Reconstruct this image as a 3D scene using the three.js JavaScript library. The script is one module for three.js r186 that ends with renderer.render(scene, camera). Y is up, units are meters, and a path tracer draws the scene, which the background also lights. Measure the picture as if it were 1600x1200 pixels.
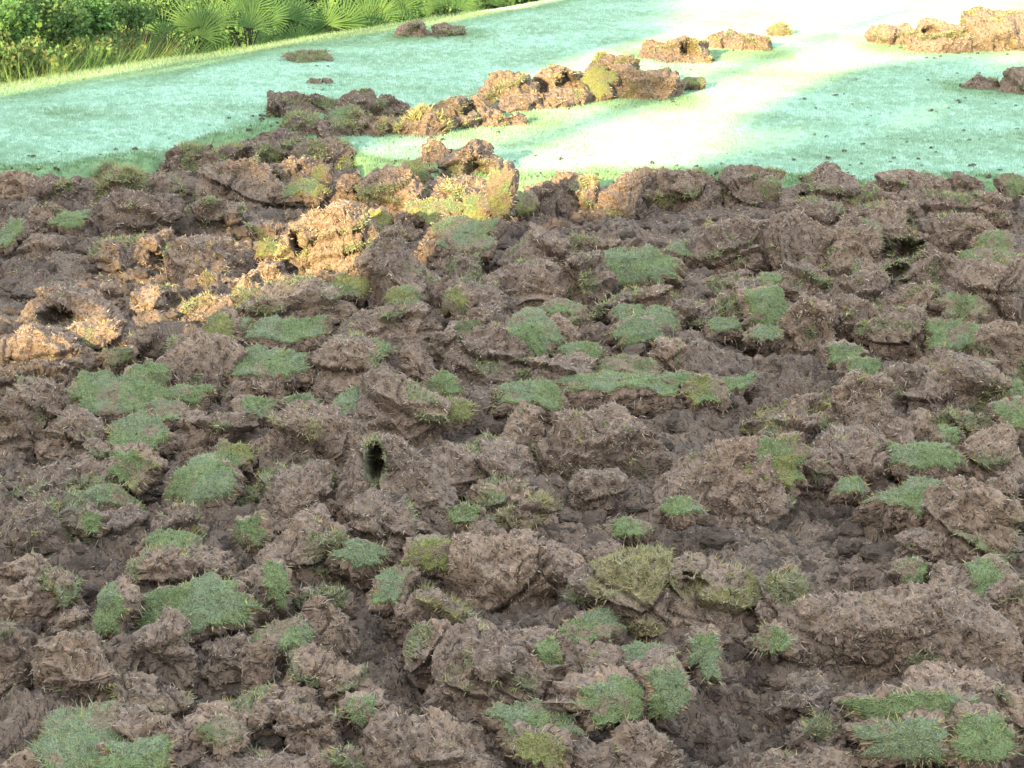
import * as THREE from 'three';
import { ImprovedNoise } from 'three/addons/math/ImprovedNoise.js';
import { mergeGeometries } from 'three/addons/utils/BufferGeometryUtils.js';

// ---------------------------------------------------------------- camera, sky, sun, exposure
const scene = new THREE.Scene();
const RAD = Math.PI / 180;
const CAM_H = 1.75, PITCH = 19.5 * RAD, FOV = 26;
const camera = new THREE.PerspectiveCamera(FOV, 4 / 3, 0.1, 400);
camera.position.set(0, CAM_H, 0);
camera.rotation.set(-PITCH, 0, 0);
const renderer = new THREE.WebGLRenderer({ antialias: true });
renderer.shadowMap.enabled = true;
renderer.toneMapping = THREE.LinearToneMapping;
renderer.toneMappingExposure = 5.2;

const SUN_AZ = 29 * RAD, SUN_EL = 16 * RAD;                       // light travels away from the camera and to its right
const SUN_TO = new THREE.Vector3(Math.sin(SUN_AZ) * Math.cos(SUN_EL), -Math.sin(SUN_EL), -Math.cos(SUN_AZ) * Math.cos(SUN_EL));
const sun = new THREE.DirectionalLight(new THREE.Color(1.0, 0.79, 0.42), 4.2);
sun.position.copy(SUN_TO).multiplyScalar(-60);
sun.castShadow = true;
sun.shadow.mapSize.set(4096, 4096);
Object.assign(sun.shadow.camera, { left: -25, right: 25, top: 25, bottom: -25, near: 1, far: 160 });
scene.add(sun, sun.target);

{ // early morning sky: blue overhead, paler at the horizon, warm round the low sun
  const w = 256, h = 128, data = new Float32Array(w * h * 4), toSun = SUN_TO.clone().negate(), d = new THREE.Vector3();
  for (let j = 0; j < h; j++) for (let i = 0; i < w; i++) {
    const el = ((j + 0.5) / h - 0.5) * Math.PI, az = ((i + 0.5) / w) * Math.PI * 2 - Math.PI;
    d.set(Math.cos(el) * Math.cos(az), Math.sin(el), Math.cos(el) * Math.sin(az));
    const up = Math.max(0, d.y), hz = Math.pow(1 - up, 3), c = Math.max(0, d.dot(toSun));
    const glow = Math.pow(c, 6) * 0.5 + Math.pow(c, 30) * 0.9, k = (j * w + i) * 4;
    data[k] = 0.48 + 0.26 * hz + glow * 1.0;
    data[k + 1] = 0.56 + 0.22 * hz + glow * 0.8;
    data[k + 2] = 0.67 + 0.15 * hz + glow * 0.5;
    data[k + 3] = 1;
  }
  const sky = new THREE.DataTexture(data, w, h, THREE.RGBAFormat, THREE.FloatType);
  sky.mapping = THREE.EquirectangularReflectionMapping;
  sky.magFilter = THREE.LinearFilter; sky.needsUpdate = true;
  scene.background = sky; scene.environment = sky;
}

// ---------------------------------------------------------------- helpers
function rng(seed) { let a = seed >>> 0; return () => { a = (a + 0x6D2B79F5) | 0; let t = Math.imul(a ^ (a >>> 15), 1 | a); t = (t + Math.imul(t ^ (t >>> 7), 61 | t)) ^ t; return ((t ^ (t >>> 14)) >>> 0) / 4294967296; }; }
const IN = new ImprovedNoise();
const N3 = (x, y, z) => IN.noise(x, y, z);
const clamp = (x, a = 0, b = 1) => Math.min(b, Math.max(a, x));
const sstep = (a, b, x) => { const t = clamp((x - a) / (b - a)); return t * t * (3 - 2 * t); };
const lerp = (a, b, t) => a + (b - a) * t;
function hash3(i, j, k) { let h = Math.imul(i, 374761393) ^ Math.imul(j, 668265263) ^ Math.imul(k, 2147483647 - 974711); h = Math.imul(h ^ (h >>> 13), 1274126177); return (h ^ (h >>> 16)) >>> 0; }
// rounded crumbs: 1 in the middle of a crumb, 0 in the joints between crumbs
function crumbs(x, y, z) {
  const i0 = Math.floor(x - 0.5), j0 = Math.floor(y - 0.5), k0 = Math.floor(z - 0.5);
  let best = 9;
  for (let a = 0; a < 2; a++) for (let b = 0; b < 2; b++) for (let c = 0; c < 2; c++) {
    const i = i0 + a, j = j0 + b, k = k0 + c, h = hash3(i, j, k);
    const dx = i + 0.15 + 0.7 * ((h & 1023) / 1023) - x, dy = j + 0.15 + 0.7 * (((h >>> 10) & 1023) / 1023) - y, dz = k + 0.15 + 0.7 * (((h >>> 20) & 1023) / 1023) - z;
    const d = dx * dx + dy * dy + dz * dz;
    if (d < best) best = d;
  }
  return clamp(1 - best * 1.9);
}
const FPX = 600 / Math.tan(FOV / 2 * RAD), CP = Math.cos(PITCH), SP = Math.sin(PITCH);
// where a line of sight of the photograph (1600 x 1200) meets the level y
function at(u, v, y = 0) {
  const xc = (u - 800) / FPX, yc = (600 - v) / FPX, dy = yc * CP - SP, fw = CP + yc * SP, t = (CAM_H - y) / -dy;
  return { x: xc * t, z: -fw * t, t, s: FPX / t, phi: Math.atan2(-dy, Math.hypot(fw, xc)) };
}
function toPhoto(x, y, z) { const yy = y - CAM_H, f = -z * CP - yy * SP, up = yy * CP - z * SP; return [800 + x / f * FPX, 600 - up / f * FPX, f]; }

const used = {};
function numbered(n) { const k = used[n] = (used[n] ?? -1) + 1; return k ? n + '_' + String(k).padStart(3, '0') : n; }
function thing(name, category, x, y, z, turn = 0) {
  const g = new THREE.Group(); g.name = numbered(name); g.position.set(x, y, z); g.rotation.y = turn; g.userData = { category };
  scene.add(g); return g;
}
function mesh(name, geo, mat, parent, kind) {
  const m = new THREE.Mesh(geo, mat); m.name = name; m.castShadow = m.receiveShadow = true;
  if (kind) m.userData.kind = kind;
  parent.add(m); return m;
}
function structure(name, geo, mat, label) {
  const m = mesh(name, geo, mat, scene, 'structure'); m.userData.label = label; return m;
}
function geom(pos, nor, uv, col, idx) {
  const g = new THREE.BufferGeometry();
  g.setAttribute('position', new THREE.BufferAttribute(new Float32Array(pos), 3));
  if (nor) g.setAttribute('normal', new THREE.BufferAttribute(new Float32Array(nor), 3));
  if (uv) g.setAttribute('uv', new THREE.BufferAttribute(new Float32Array(uv), 2));
  if (col) g.setAttribute('color', new THREE.BufferAttribute(new Float32Array(col), 3));
  if (idx) g.setIndex(new THREE.BufferAttribute(new Uint32Array(idx), 1));
  if (!nor) g.computeVertexNormals();
  return g;
}

// ---------------------------------------------------------------- materials
function canvasTex(size, seed, paint, srgb = true) {
  const c = document.createElement('canvas'); c.width = c.height = size;
  const x = c.getContext('2d'), r = rng(seed);
  paint(x, r, size);
  const t = new THREE.CanvasTexture(c); t.wrapS = t.wrapT = THREE.RepeatWrapping;
  if (srgb) t.colorSpace = THREE.SRGBColorSpace;
  return t;
}
// a stroke that wraps over the tile's edges
function stroke(x, S, px, py, dx, dy, bend) {
  for (const ox of [0, -S, S]) for (const oy of [0, -S, S]) {
    if (px + ox < -60 || px + ox > S + 60 || py + oy < -60 || py + oy > S + 60) continue;
    x.beginPath(); x.moveTo(px + ox, py + oy);
    x.quadraticCurveTo(px + ox + dx / 2 - dy * bend, py + oy + dy / 2 + dx * bend, px + ox + dx, py + oy + dy); x.stroke();
  }
}
function blob(x, S, px, py, r) { for (const ox of [0, -S, S]) for (const oy of [0, -S, S]) { if (px + ox < -r || px + ox > S + r || py + oy < -r || py + oy > S + r) continue; x.beginPath(); x.arc(px + ox, py + oy, r, 0, 7); x.fill(); } }
const soilPaint = (bump) => (x, r, S) => {
  x.fillStyle = bump ? '#777' : 'rgb(188,182,178)'; x.fillRect(0, 0, S, S);
  for (let i = 0; i < 16000; i++) {
    const g = bump ? 20 + r() * 225 : 70 + r() * 185, w = 1 - r() * 0.12;
    x.fillStyle = bump ? `rgba(${g},${g},${g},0.5)` : `rgba(${g},${g * w},${g * w * (0.9 + r() * 0.12)},0.5)`;
    blob(x, S, r() * S, r() * S, 0.8 + Math.pow(r(), 3) * 7);
  }
  x.lineCap = 'round';
  for (let i = 0; i < 11000; i++) {
    const a = r() * 6.28, l = 4 + r() * 13, k = r();
    x.lineWidth = 0.8 + r() * 1.1;
    if (bump) x.strokeStyle = `rgba(255,255,255,${0.2 + 0.5 * r()})`;
    else x.strokeStyle = k < 0.4 ? `rgba(52,42,38,${0.3 + 0.5 * r()})` : k < 0.88 ? `rgba(255,246,232,${0.25 + 0.55 * r()})` : `rgba(255,236,190,${0.4 + 0.5 * r()})`;
    stroke(x, S, r() * S, r() * S, Math.cos(a) * l, Math.sin(a) * l, (r() - 0.5) * 0.9);
  }
};
const TILE = 1.3;                                                  // metres per soil tile
const soilMap = canvasTex(1024, 11, soilPaint(false)), soilBump = canvasTex(1024, 11, soilPaint(true), false);
const soilMat = new THREE.MeshStandardMaterial({ map: soilMap, bumpMap: soilBump, bumpScale: 0.016, roughness: 1, vertexColors: true, side: THREE.DoubleSide });
const turfPaint = (bump) => (x, r, S) => {
  x.fillStyle = bump ? '#555' : 'rgb(190,188,178)'; x.fillRect(0, 0, S, S);
  x.lineCap = 'round';
  for (let i = 0; i < 15000; i++) {
    const a = r() * 6.28, l = 6 + r() * 18, k = r(); x.lineWidth = 0.8 + r() * 1.4;
    if (bump) { const g = 30 + r() * 225; x.strokeStyle = `rgba(${g},${g},${g},0.7)`; }
    else x.strokeStyle = k < 0.35 ? `rgba(100,100,80,${0.3 + 0.4 * r()})` : k < 0.85 ? `rgba(240,246,228,${0.3 + 0.4 * r()})` : `rgba(250,228,170,${0.3 + 0.4 * r()})`;
    stroke(x, S, r() * S, r() * S, Math.cos(a) * l, Math.sin(a) * l, (r() - 0.5) * 0.5);
  }
};
const turfMap = canvasTex(512, 21, turfPaint(false)), turfBump = canvasTex(512, 21, turfPaint(true), false);
const turfMat = new THREE.MeshStandardMaterial({ map: turfMap, bumpMap: turfBump, bumpScale: 0.005, roughness: 0.95, vertexColors: true, side: THREE.DoubleSide });
const lawnMat = new THREE.MeshStandardMaterial({ bumpMap: turfBump, bumpScale: 0.004, roughness: 0.9, vertexColors: true, side: THREE.DoubleSide });
const bladeMat = new THREE.MeshStandardMaterial({ roughness: 0.8, vertexColors: true, side: THREE.DoubleSide });
const fibreMat = new THREE.MeshStandardMaterial({ roughness: 1, vertexColors: true, side: THREE.DoubleSide });

// ---------------------------------------------------------------- the lie of the land
// outline of the churned soil, as seen in the photograph, brought down to the ground
const RIM = [[-420, 262], [0, 262], [90, 266], [150, 250], [250, 246], [330, 214], [420, 202], [520, 222], [575, 255], [700, 270], [820, 280], [900, 276], [1000, 270], [1130, 272], [1300, 284], [1370, 288], [1530, 276], [1600, 286], [2000, 290]].map(([u, v]) => at(u, v));
function rimZ(x) {                                                  // the rim's z for a given x (it runs left to right)
  for (let i = 1; i < RIM.length; i++) if (x <= RIM[i].x || i === RIM.length - 1) { const a = RIM[i - 1], b = RIM[i], t = clamp((x - a.x) / (b.x - a.x)); return lerp(a.z, b.z, t); }
}
const inSoil = (x, z) => z - rimZ(x);                               // > 0 on the soil side (towards the camera), in metres
const CR0 = at(-60, 172), CR1 = at(800, 27);
const CRD = new THREE.Vector2(CR1.x - CR0.x, CR1.z - CR0.z).normalize();
function pastCrest(x, z) { return (x - CR0.x) * CRD.y - (z - CR0.z) * CRD.x + 0.22 * N3(x * 0.55, 2.5, z * 0.3) + 0.05 * N3(x * 2.5, 2.5, z * 2); }   // metres beyond the crest, to the left and back
function turfY(x, z) {
  const c = Math.max(0, pastCrest(x, z) + 0.5);
  let y = 0.012 * N3(x * 0.9, 3, z * 0.9) + 0.02 * N3(x * 0.3, 5, z * 0.3);
  y -= c < 6 ? 0.055 * c * c : 0.055 * 36 + 0.1 * (c - 6);
  return Math.max(y, -2.6) - 0.2 * sstep(-0.02, 0.35, inSoil(x, z));
}
function soilY(x, z, fine = true) {
  let h = -0.085 + 0.05 * N3(x * 1.9, 1.5, z * 2.3) + 0.03 * N3(x * 4.3 + 9, 2.5, z * 5.1);
  const wx = x + 0.05 * N3(x * 6, 3.3, z * 6), wz = z + 0.05 * N3(x * 6 + 40, 3.3, z * 6), rough = 0.25 + 0.75 * sstep(-0.25, 0.15, N3(x * 1.1 + 3, 21.5, z * 1.4));
  h += 0.075 * rough * (0.55 - 1.7 * Math.abs(N3(wx * 5.2, 7.5, wz * 6.4)));
  if (fine) h += 0.04 * rough * (0.4 - 1.5 * Math.abs(N3(wx * 11 + 7, 9.5, wz * 12)));
  if (fine) {
    h += 0.022 * (0.35 - Math.abs(N3(x * 19, 4.5, z * 21))) ;
    h += 0.016 * crumbs(x * 30, 0.3, z * 30) + 0.008 * crumbs(x * 70, 5.3, z * 70);
    h += 0.006 * N3(x * 90, 8.5, z * 90) + 0.004 * N3(x * 190, 3.5, z * 190);
  }
  return h - 0.16 * (1 - sstep(-0.1, 0.1, inSoil(x, z)));
}
// two-sided box mapping: every face takes its texture along the axis that it faces most, so that the grain keeps its size
function boxMapped(pos, nor, col, idx, tile, ou = 0, ov = 0) {
  const n = pos.length / 3, slot = new Int32Array(n * 3).fill(-1), P = [], N = [], U = [], K = [], I = [];
  for (let i = 0; i < idx.length; i += 3) {
    const a = idx[i] * 3, b = idx[i + 1] * 3, c = idx[i + 2] * 3;
    const ux = pos[b] - pos[a], uy = pos[b + 1] - pos[a + 1], uz = pos[b + 2] - pos[a + 2], vx = pos[c] - pos[a], vy = pos[c + 1] - pos[a + 1], vz = pos[c + 2] - pos[a + 2];
    const x = Math.abs(uy * vz - uz * vy), y = Math.abs(uz * vx - ux * vz), z = Math.abs(ux * vy - uy * vx), ax = x > y ? (x > z ? 0 : 2) : y > z ? 1 : 2;
    for (let k = 0; k < 3; k++) {
      const v = idx[i + k], s = v * 3 + ax;
      if (slot[s] < 0) {
        slot[s] = P.length / 3; P.push(pos[v * 3], pos[v * 3 + 1], pos[v * 3 + 2]); N.push(nor[v * 3], nor[v * 3 + 1], nor[v * 3 + 2]); K.push(col[v * 3], col[v * 3 + 1], col[v * 3 + 2]);
        U.push((ax === 0 ? pos[v * 3 + 2] : pos[v * 3]) / tile + ou + ax * 0.37, (ax === 1 ? pos[v * 3 + 2] : pos[v * 3 + 1]) / tile + ov + ax * 0.21);
      }
      I.push(slot[s]);
    }
  }
  return geom(P, N, U, K, I);
}
const groundY = (x, z) => inSoil(x, z) > 0 ? soilY(x, z, false) : turfY(x, z);
// ---------------------------------------------------------------- the ground
function sheet(rows, cols, place, color, uvTile, box) {
  const pos = [], uv = [], col = [], idx = [];
  for (let j = 0; j <= rows; j++) for (let i = 0; i <= cols; i++) {
    const [x, y, z] = place(i / cols, j / rows);
    pos.push(x, y, z); uv.push(x / uvTile, z / uvTile); col.push(...color(x, y, z));
    if (i && j) { const a = (j - 1) * (cols + 1) + i - 1, b = a + cols + 1; idx.push(a, a + 1, b, a + 1, b + 1, b); }
  }
  const g = geom(pos, null, uv, col, idx);
  return box ? boxMapped(pos, g.attributes.normal.array, col, idx, uvTile) : g;
}
// where heaps lie on the lawn: torn, trodden grass with less dew round them
const TRODDEN = [[430, 690, 200], [700, 830, 188], [780, 1050, 156], [1010, 1200, 84], [1385, 1640, 74], [1520, 1640, 138], [632, 722, 52]].map(([u0, u1, v]) => [at(u0, v), at(u1, v)]);
function trodden(x, z) {
  let d = 9; for (const [a, b] of TRODDEN) { const t = clamp((x - a.x) / (b.x - a.x)); d = Math.min(d, Math.hypot(x - lerp(a.x, b.x, t), (z - lerp(a.z, b.z, t)) * 0.6)); }
  return 1 - sstep(0.05, 0.42, d + 0.12 * N3(x * 7, 4, z * 7));
}
function turfColor(x, y, z) {                                       // mown grass grey with dew, greener where feet or shade kept it dry
  const n = N3(x * 0.8, 1, z * 1.3) * 0.6 + N3(x * 2.1 + 4, 2, z * 3.5) * 0.5 + N3(x * 7, 3, z * 12) * 0.35;
  const f = N3(x * 31, 6, z * 37) * 0.3 + N3(x * 77, 7, z * 90) * 0.25;
  let g = clamp(0.26 + n * 0.95 + f * 0.4) * 0.8;
  g = Math.max(g, 0.95 * sstep(-0.25, -0.02, inSoil(x, z) + 0.12 * N3(x * 6, 9, z * 6)));
  g = Math.max(g, 0.85 * trodden(x, z), 0.7 * (1 - sstep(0.1, 0.7, Math.abs(pastCrest(x, z) - 0.55 + 0.4 * N3(x * 2, 4, z)))));
  return [lerp(0.315, 0.14, g), lerp(0.475, 0.235, g), lerp(0.35, 0.095, g)];
}
{
  // near sheet, finely divided, out to the crest and the far bank; it carries on as a coarse sheet to the horizon
  const g = sheet(330, 300, (a, b) => {
    const z = -1 - 21 * Math.pow(b, 1.25), x = (a - 0.5) * 2 * (2 + 0.46 * -z);
    return [x, turfY(x, z), z];
  }, turfColor, 0.30);
  structure('lawn', g, lawnMat, 'mown green lawn grey with morning dew');
}
{
  const g = sheet(60, 60, (a, b) => { const x = (a - 0.5) * 260, z = (b - 0.5) * 260; return [x, -2.75 + 0.1 * N3(x * 0.1, 1, z * 0.1), z]; }, () => [0.09, 0.14, 0.05], 0.8);
  structure('ground', g, turfMat, 'low grassy ground beyond the lawn');
}
function soilColor(n, r, tone) {                                    // n -1..1 broad, r 0..1 fine
  const t = clamp(0.5 + n), k = tone * (0.72 + 0.56 * r);
  return [lerp(0.252, 0.325, t) * k, lerp(0.195, 0.237, t) * k, lerp(0.148, 0.164, t) * k];
}
{
  const Z0 = -2.25, Z1 = -10.3, rows = 470, cols = 420;
  const g = sheet(rows, cols, (a, b) => {
    const z = Z0 + (Z1 - Z0) * Math.pow(b, 1.35), x = (a - 0.5) * 2 * (0.35 + 0.33 * -z);
    return [x, soilY(x, z), z];
  }, (x, y, z) => soilColor(N3(x * 2.2, 11, z * 2.2) * 0.7 + N3(x * 9, 12, z * 9) * 0.4, 0.5 + 0.5 * N3(x * 60, 13, z * 60), 0.74), TILE, true);
  structure('soil', g, soilMat, 'brown churned soil of the rooted-up lawn');
}
// ---------------------------------------------------------------- grass and fibres, as slivers
class Slivers {
  constructor() { this.p = []; this.n = []; this.c = []; }
  // a thin blade from (x,y,z) along (dx,dy,dz), bowed towards b, width w
  add(x, y, z, dx, dy, dz, w, c, r, two = true) {
    const l = Math.hypot(dx, dy, dz), a = r() * 6.28, rx = Math.cos(a), ry = r() - 0.5, rz = Math.sin(a);
    let sx = dy * rz - dz * ry, sy = dz * rx - dx * rz, sz = dx * ry - dy * rx; const sl = Math.hypot(sx, sy, sz) || 1; sx *= w / sl; sy *= w / sl; sz *= w / sl;
    const nx = (sy * dz - sz * dy), ny = (sz * dx - sx * dz), nz = (sx * dy - sy * dx), nl = Math.hypot(nx, ny, nz) || 1;
    const n = [nx / nl, ny / nl, nz / nl];
    const bx = rx * l * 0.25, bz = rz * l * 0.25, by = -l * 0.12;
    const A = [x - sx, y - sy, z - sz], B = [x + sx, y + sy, z + sz], M0 = [x + dx * 0.55 - sx * 0.7, y + dy * 0.55 - sy * 0.7, z + dz * 0.55 - sz * 0.7], M1 = [x + dx * 0.55 + sx * 0.7, y + dy * 0.55 + sy * 0.7, z + dz * 0.55 + sz * 0.7], T = [x + dx + bx, y + dy + by, z + dz + bz];
    const tris = two ? [A, B, M1, A, M1, M0, M0, M1, T] : [A, B, T];
    for (const q of tris) { this.p.push(...q); this.n.push(...n); this.c.push(...c); }
  }
  build(name, mat, parent) { if (!this.p.length) return; return mesh(name, geom(this.p, this.n, null, this.c, null), mat, parent, 'stuff'); }
}
const GREENS = { g: [[0.16, 0.22, 0.095], [0.24, 0.30, 0.14]], b: [[0.175, 0.225, 0.13], [0.255, 0.305, 0.185]], y: [[0.215, 0.225, 0.08], [0.31, 0.30, 0.115]], d: [[0.125, 0.145, 0.065], [0.18, 0.195, 0.09]] };
function bladeColor(col, r) {
  const k = r();
  if (k < 0.09) return [0.36, 0.25, 0.10];
  if (k < 0.22) return [0.27 + 0.1 * r(), 0.27 + 0.06 * r(), 0.085];
  if (k < 0.36) return [0.22, 0.165, 0.115];
  const [a, b] = GREENS[col], t = r(); return [lerp(a[0], b[0], t), lerp(a[1], b[1], t), lerp(a[2], b[2], t)];
}
const FIBRES = [[0.36, 0.275, 0.21], [0.28, 0.205, 0.16], [0.39, 0.32, 0.235], [0.13, 0.095, 0.075], [0.42, 0.34, 0.21]];
const pick = (a, r) => a[Math.floor(r() * a.length) % a.length];

let seedCount = 100;
const items = [];                                                   // every clod and flap, for the descriptions further down

// ---------------------------------------------------------------- soil clods
const FACES = [[0, 1, 0, 1, 0, 0, 0, 0, -1], [0, 0, 1, 1, 0, 0, 0, 1, 0], [0, 0, -1, -1, 0, 0, 0, 1, 0], [1, 0, 0, 0, 0, -1, 0, 1, 0], [-1, 0, 0, 0, 0, 1, 0, 1, 0], [0, -1, 0, 1, 0, 0, 0, 0, 1]];   // normal, u, v
// L along local x, D along local z, H up; the body's middle stands at (x, y, z)
function makeClod(x, y, z, turn, L, D, H, o, spacing) {
  const seed = seedCount++, r = rng(seed * 7919), sx = r() * 90, sy = r() * 90, sz = r() * 90;
  const size = Math.cbrt(L * D * H * 2), tone = (o.tone ?? 1) * (0.9 + 0.2 * r()), green = (o.g ?? (r() < 0.6 ? 0.13 : 0.0)) * 0.8, col = o.col ?? 'g';
  const ct = Math.cos(turn), st = Math.sin(turn), ex = o.box ?? 2.3 + r() * 0.6;
  const lean = (o.skew ?? (r() - 0.5) * 0.5), leanZ = (r() - 0.5) * 0.4, peak = o.peak ?? r() * 0.5;
  const lump = (o.lump ?? 1.1) * (o.onLawn ? 1.25 : 1), pos = [], nor = [], uv = [], cl = [], idx = [], below = Math.min(0.35 * H + 0.03, 0.09);
  // torn edges of sods within the clod: the upper layer juts out over the lower one, often with a lip of grass
  const ledges = [];
  if (!o.cracks && (o.lump ?? 1) > 0.5) for (let i = 0, n = o.ledges ?? (r() < 0.75 ? (H > 0.14 && r() < 0.5 ? 2 : 1) : 0); i < n; i++) {
    const v = new THREE.Vector3((r() - 0.5) * 1.1, 0.75, (r() - 0.5) * 0.5).normalize();
    ledges.push([v.x, v.y, v.z, H * (i ? 0.3 : 0.5 + 0.28 * r()), Math.min(0.019, 0.1 * size), r() < 0.62, r() * 40]);
  }
  let lip = 0;
  const border = new Map();
  const P = [0, 0, 0];
  const shape = (dx, dy, dz) => {
    const q = Math.pow(Math.abs(dx) ** ex + Math.abs(dy) ** ex + Math.abs(dz) ** ex, -1 / ex);
    let px = dx * q * L / 2, py = dy * q * (dy > 0 ? H : below), pz = dz * q * D / 2;
    const up = clamp(py / H);
    px *= 1 - peak * 0.6 * up; pz *= 1 - peak * 0.5 * up;
    px += lean * H * up; pz += leanZ * H * up;
    // broad warp, lumps, cracks, crumbs, all in metres so that grain keeps one size
    const f = 1.7 / size, wx = px * f + sx, wy = py * f + sy, wz = pz * f + sz, A = 0.26 * size * lump;
    const w1 = N3(wx, wy, wz), w2 = N3(wx + 31.4, wy, wz), w3 = N3(wx, wy + 17.7, wz);
    px += A * w1; py += A * 0.8 * w2 * (dy > -0.2 ? 1 : 0); pz += A * w3;
    const b = 0.5 - Math.abs(N3(wx * 2.6, wy * 2.6, wz * 2.6)) * 1.6;
    const b2 = 0.4 - Math.abs(N3(px * 24 + sx, py * 24 + sy, pz * 24)) * 1.5;
    const crack = Math.abs(N3(px * 9 + sy, py * 9 + sz, pz * 9 + sx));
    let d = 0.11 * size * lump * b + Math.min(0.010, 0.06 * size) * b2 + 0.0055 * crumbs(px * 42, py * 42, pz * 42) + 0.0048 * crumbs(px * 95, py * 95, pz * 95) + 0.0032 * N3(px * 150, py * 150, pz * 150) - 0.016 * (1 - sstep(0.0, 0.07, crack)) * sstep(0.1, 0.3, N3(wx * 0.9, wy * 0.9 + 5, wz * 0.9) + 0.3);
    lip = 0;
    for (const [lx, ly, lz, lc, amp, grassy, ls] of ledges) {
      const e = px * lx + py * ly + pz * lz - lc + 0.022 * N3(px * 8 + ls, py * 8, pz * 8) + 0.007 * N3(px * 33, py * 33 + ls, pz * 33), side = 1 - sstep(0.75, 0.95, Math.abs(dy));
      d += side * amp * (e > 0 ? Math.exp(-e / 0.05) : -Math.exp(e / 0.022));
      if (grassy && e > -0.004 && e < 0.03) lip = Math.max(lip, side * sstep(-0.004, 0.003, e) * (1 - sstep(0.010, 0.03, e)) * sstep(-0.15, 0.2, N3(px * 6 + ls, py * 6, pz * 6 + ls)));
    }
    for (const [cnx, cny, cd, cw, cdep] of o.cracks ?? []) d -= cdep * (1 - sstep(0.4, 1, Math.abs(px * cnx + py * cny - cd + 0.012 * N3(px * 22, py * 22, pz * 22) + 0.005 * N3(px * 80, py * 80, 3)) / cw));
    px += dx * d; py += dy * d; pz += dz * d;
    P[0] = px; P[1] = py; P[2] = pz;
  };
  // pits: found where a line of sight of the photograph meets the body
  const pits = (o.pits ?? []).map(([hu, hv, rw, rh, depth]) => {
    let best = 1e9, bp = null;
    for (let i = 0; i < 3000; i++) {
      const th = r() * 6.28, yy = r() * 1.2 - 0.2, k = Math.sqrt(Math.max(0, 1 - yy * yy)); const dx = k * Math.cos(th), dz = k * Math.sin(th);
      shape(dx, yy, dz);
      const Wx = x + P[0] * ct + P[2] * st, Wz = z - P[0] * st + P[2] * ct, Wy = y + P[1];
      const [pu, pv, f] = toPhoto(Wx, Wy, Wz), e = Math.hypot(pu - hu, pv - hv) + f * 70;
      if (e < best) { best = e; bp = [P[0], P[1], P[2], f]; }
    }
    const m = bp[3] / FPX; return { p: bp, rw: rw * m, rh: rh * m, depth };
  });
  const q = new THREE.Vector3(), inward = [st * 0 - 0, -0.25, -1];
  { const il = Math.hypot(inward[1], 1); const iz = -1 / il, iy = -0.3 / il; inward[0] = -st * iz * 1; inward[1] = iy; inward[2] = ct * iz; }
  const pit = [];
  for (const F of FACES) {
    const lu = F[0] ? D : L, lv = F[1] ? D : H + below;
    const nu = clamp(Math.ceil(lu * 1.35 / spacing), 8, 130), nv = clamp(Math.ceil(lv * 1.35 / spacing), 6, 110);
    const bottom = F[1] < 0, start = pos.length / 3;
    const cu = bottom ? 10 : F[2] < 0 ? Math.ceil(nu / 2) : F[0] ? Math.ceil(nu * 0.7) : nu, cv = bottom ? 10 : F[2] < 0 ? Math.ceil(nv / 2) : nv;
    for (let j = 0; j <= cv; j++) for (let i = 0; i <= cu; i++) {
      const a = Math.tan((i / cu - 0.5) * Math.PI / 2), c = Math.tan((j / cv - 0.5) * Math.PI / 2);
      q.set(F[0] + F[3] * a + F[6] * c, F[1] + F[4] * a + F[7] * c, F[2] + F[5] * a + F[8] * c).normalize();
      shape(q.x, q.y, q.z);
      const lp = lip; let rim = 0;
      for (const h of pits) {
        const ex2 = (P[0] - h.p[0]) * ct + (P[2] - h.p[2]) * st, ey = P[1] - h.p[1], ez = -(P[0] - h.p[0]) * st + (P[2] - h.p[2]) * ct;
        const e = Math.sqrt((ex2 / h.rw) ** 2 + (ey / h.rh) ** 2 + (ez / (h.rw + h.rh) / 1.2) ** 2) + 0.38 * N3(P[0] * 22 + 3, P[1] * 22, P[2] * 22);
        const k = 1 - sstep(0.72, 1.12, e);
        rim = Math.max(rim, sstep(0.55, 0.95, e) * (1 - sstep(1.1, 1.75, e)));
        P[0] += inward[0] * h.depth * k; P[1] += inward[1] * h.depth * k; P[2] += inward[2] * h.depth * k;
      }
      pos.push(P[0], P[1], P[2]); nor.push(0, 0, 0); pit.push(rim);
      uv.push((F[0] ? P[2] : P[0]) / TILE + sx, (F[0] ? P[1] : P[2] - P[1]) / TILE + sy);
      const n = N3(P[0] * 5 + sx, P[1] * 5 + sy, P[2] * 5 + sz) * 0.8 + N3(P[0] * 17 + sz, P[1] * 17, P[2] * 17) * 0.3;
      let k = soilColor(n + (o.red ?? 0), 0.5 + 0.5 * N3(P[0] * 70, P[1] * 70, P[2] * 70), tone);
      const gm = green ? sstep(0.85 - green * 1.1, 1.0 - green * 0.9, 0.5 + 0.8 * N3(P[0] * 9 + sy, P[1] * 9 + sz, P[2] * 9 + sx) + 0.25 * (o.gt ? q.y - 0.4 : 0)) : 0;
      const gg = Math.max(gm * 0.62, lp * 0.8, rim * 0.7 * (o.rimGreen ?? 0.5));
      if (gg > 0) { const G = GREENS[col][0]; k = [lerp(k[0], G[0] * 1.15, gg), lerp(k[1], G[1] * 1.1, gg), lerp(k[2], G[2] * 1.1, gg)]; }
      cl.push(...k); pit[pit.length - 1] = Math.max(rim * 0.45 * (o.rimGreen ?? 0.5), gm, lp);
      if (i && j) { const aa = start + (j - 1) * (cu + 1) + i - 1, bb = aa + cu + 1; idx.push(aa, aa + 1, bb, aa + 1, bb + 1, bb); }
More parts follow.
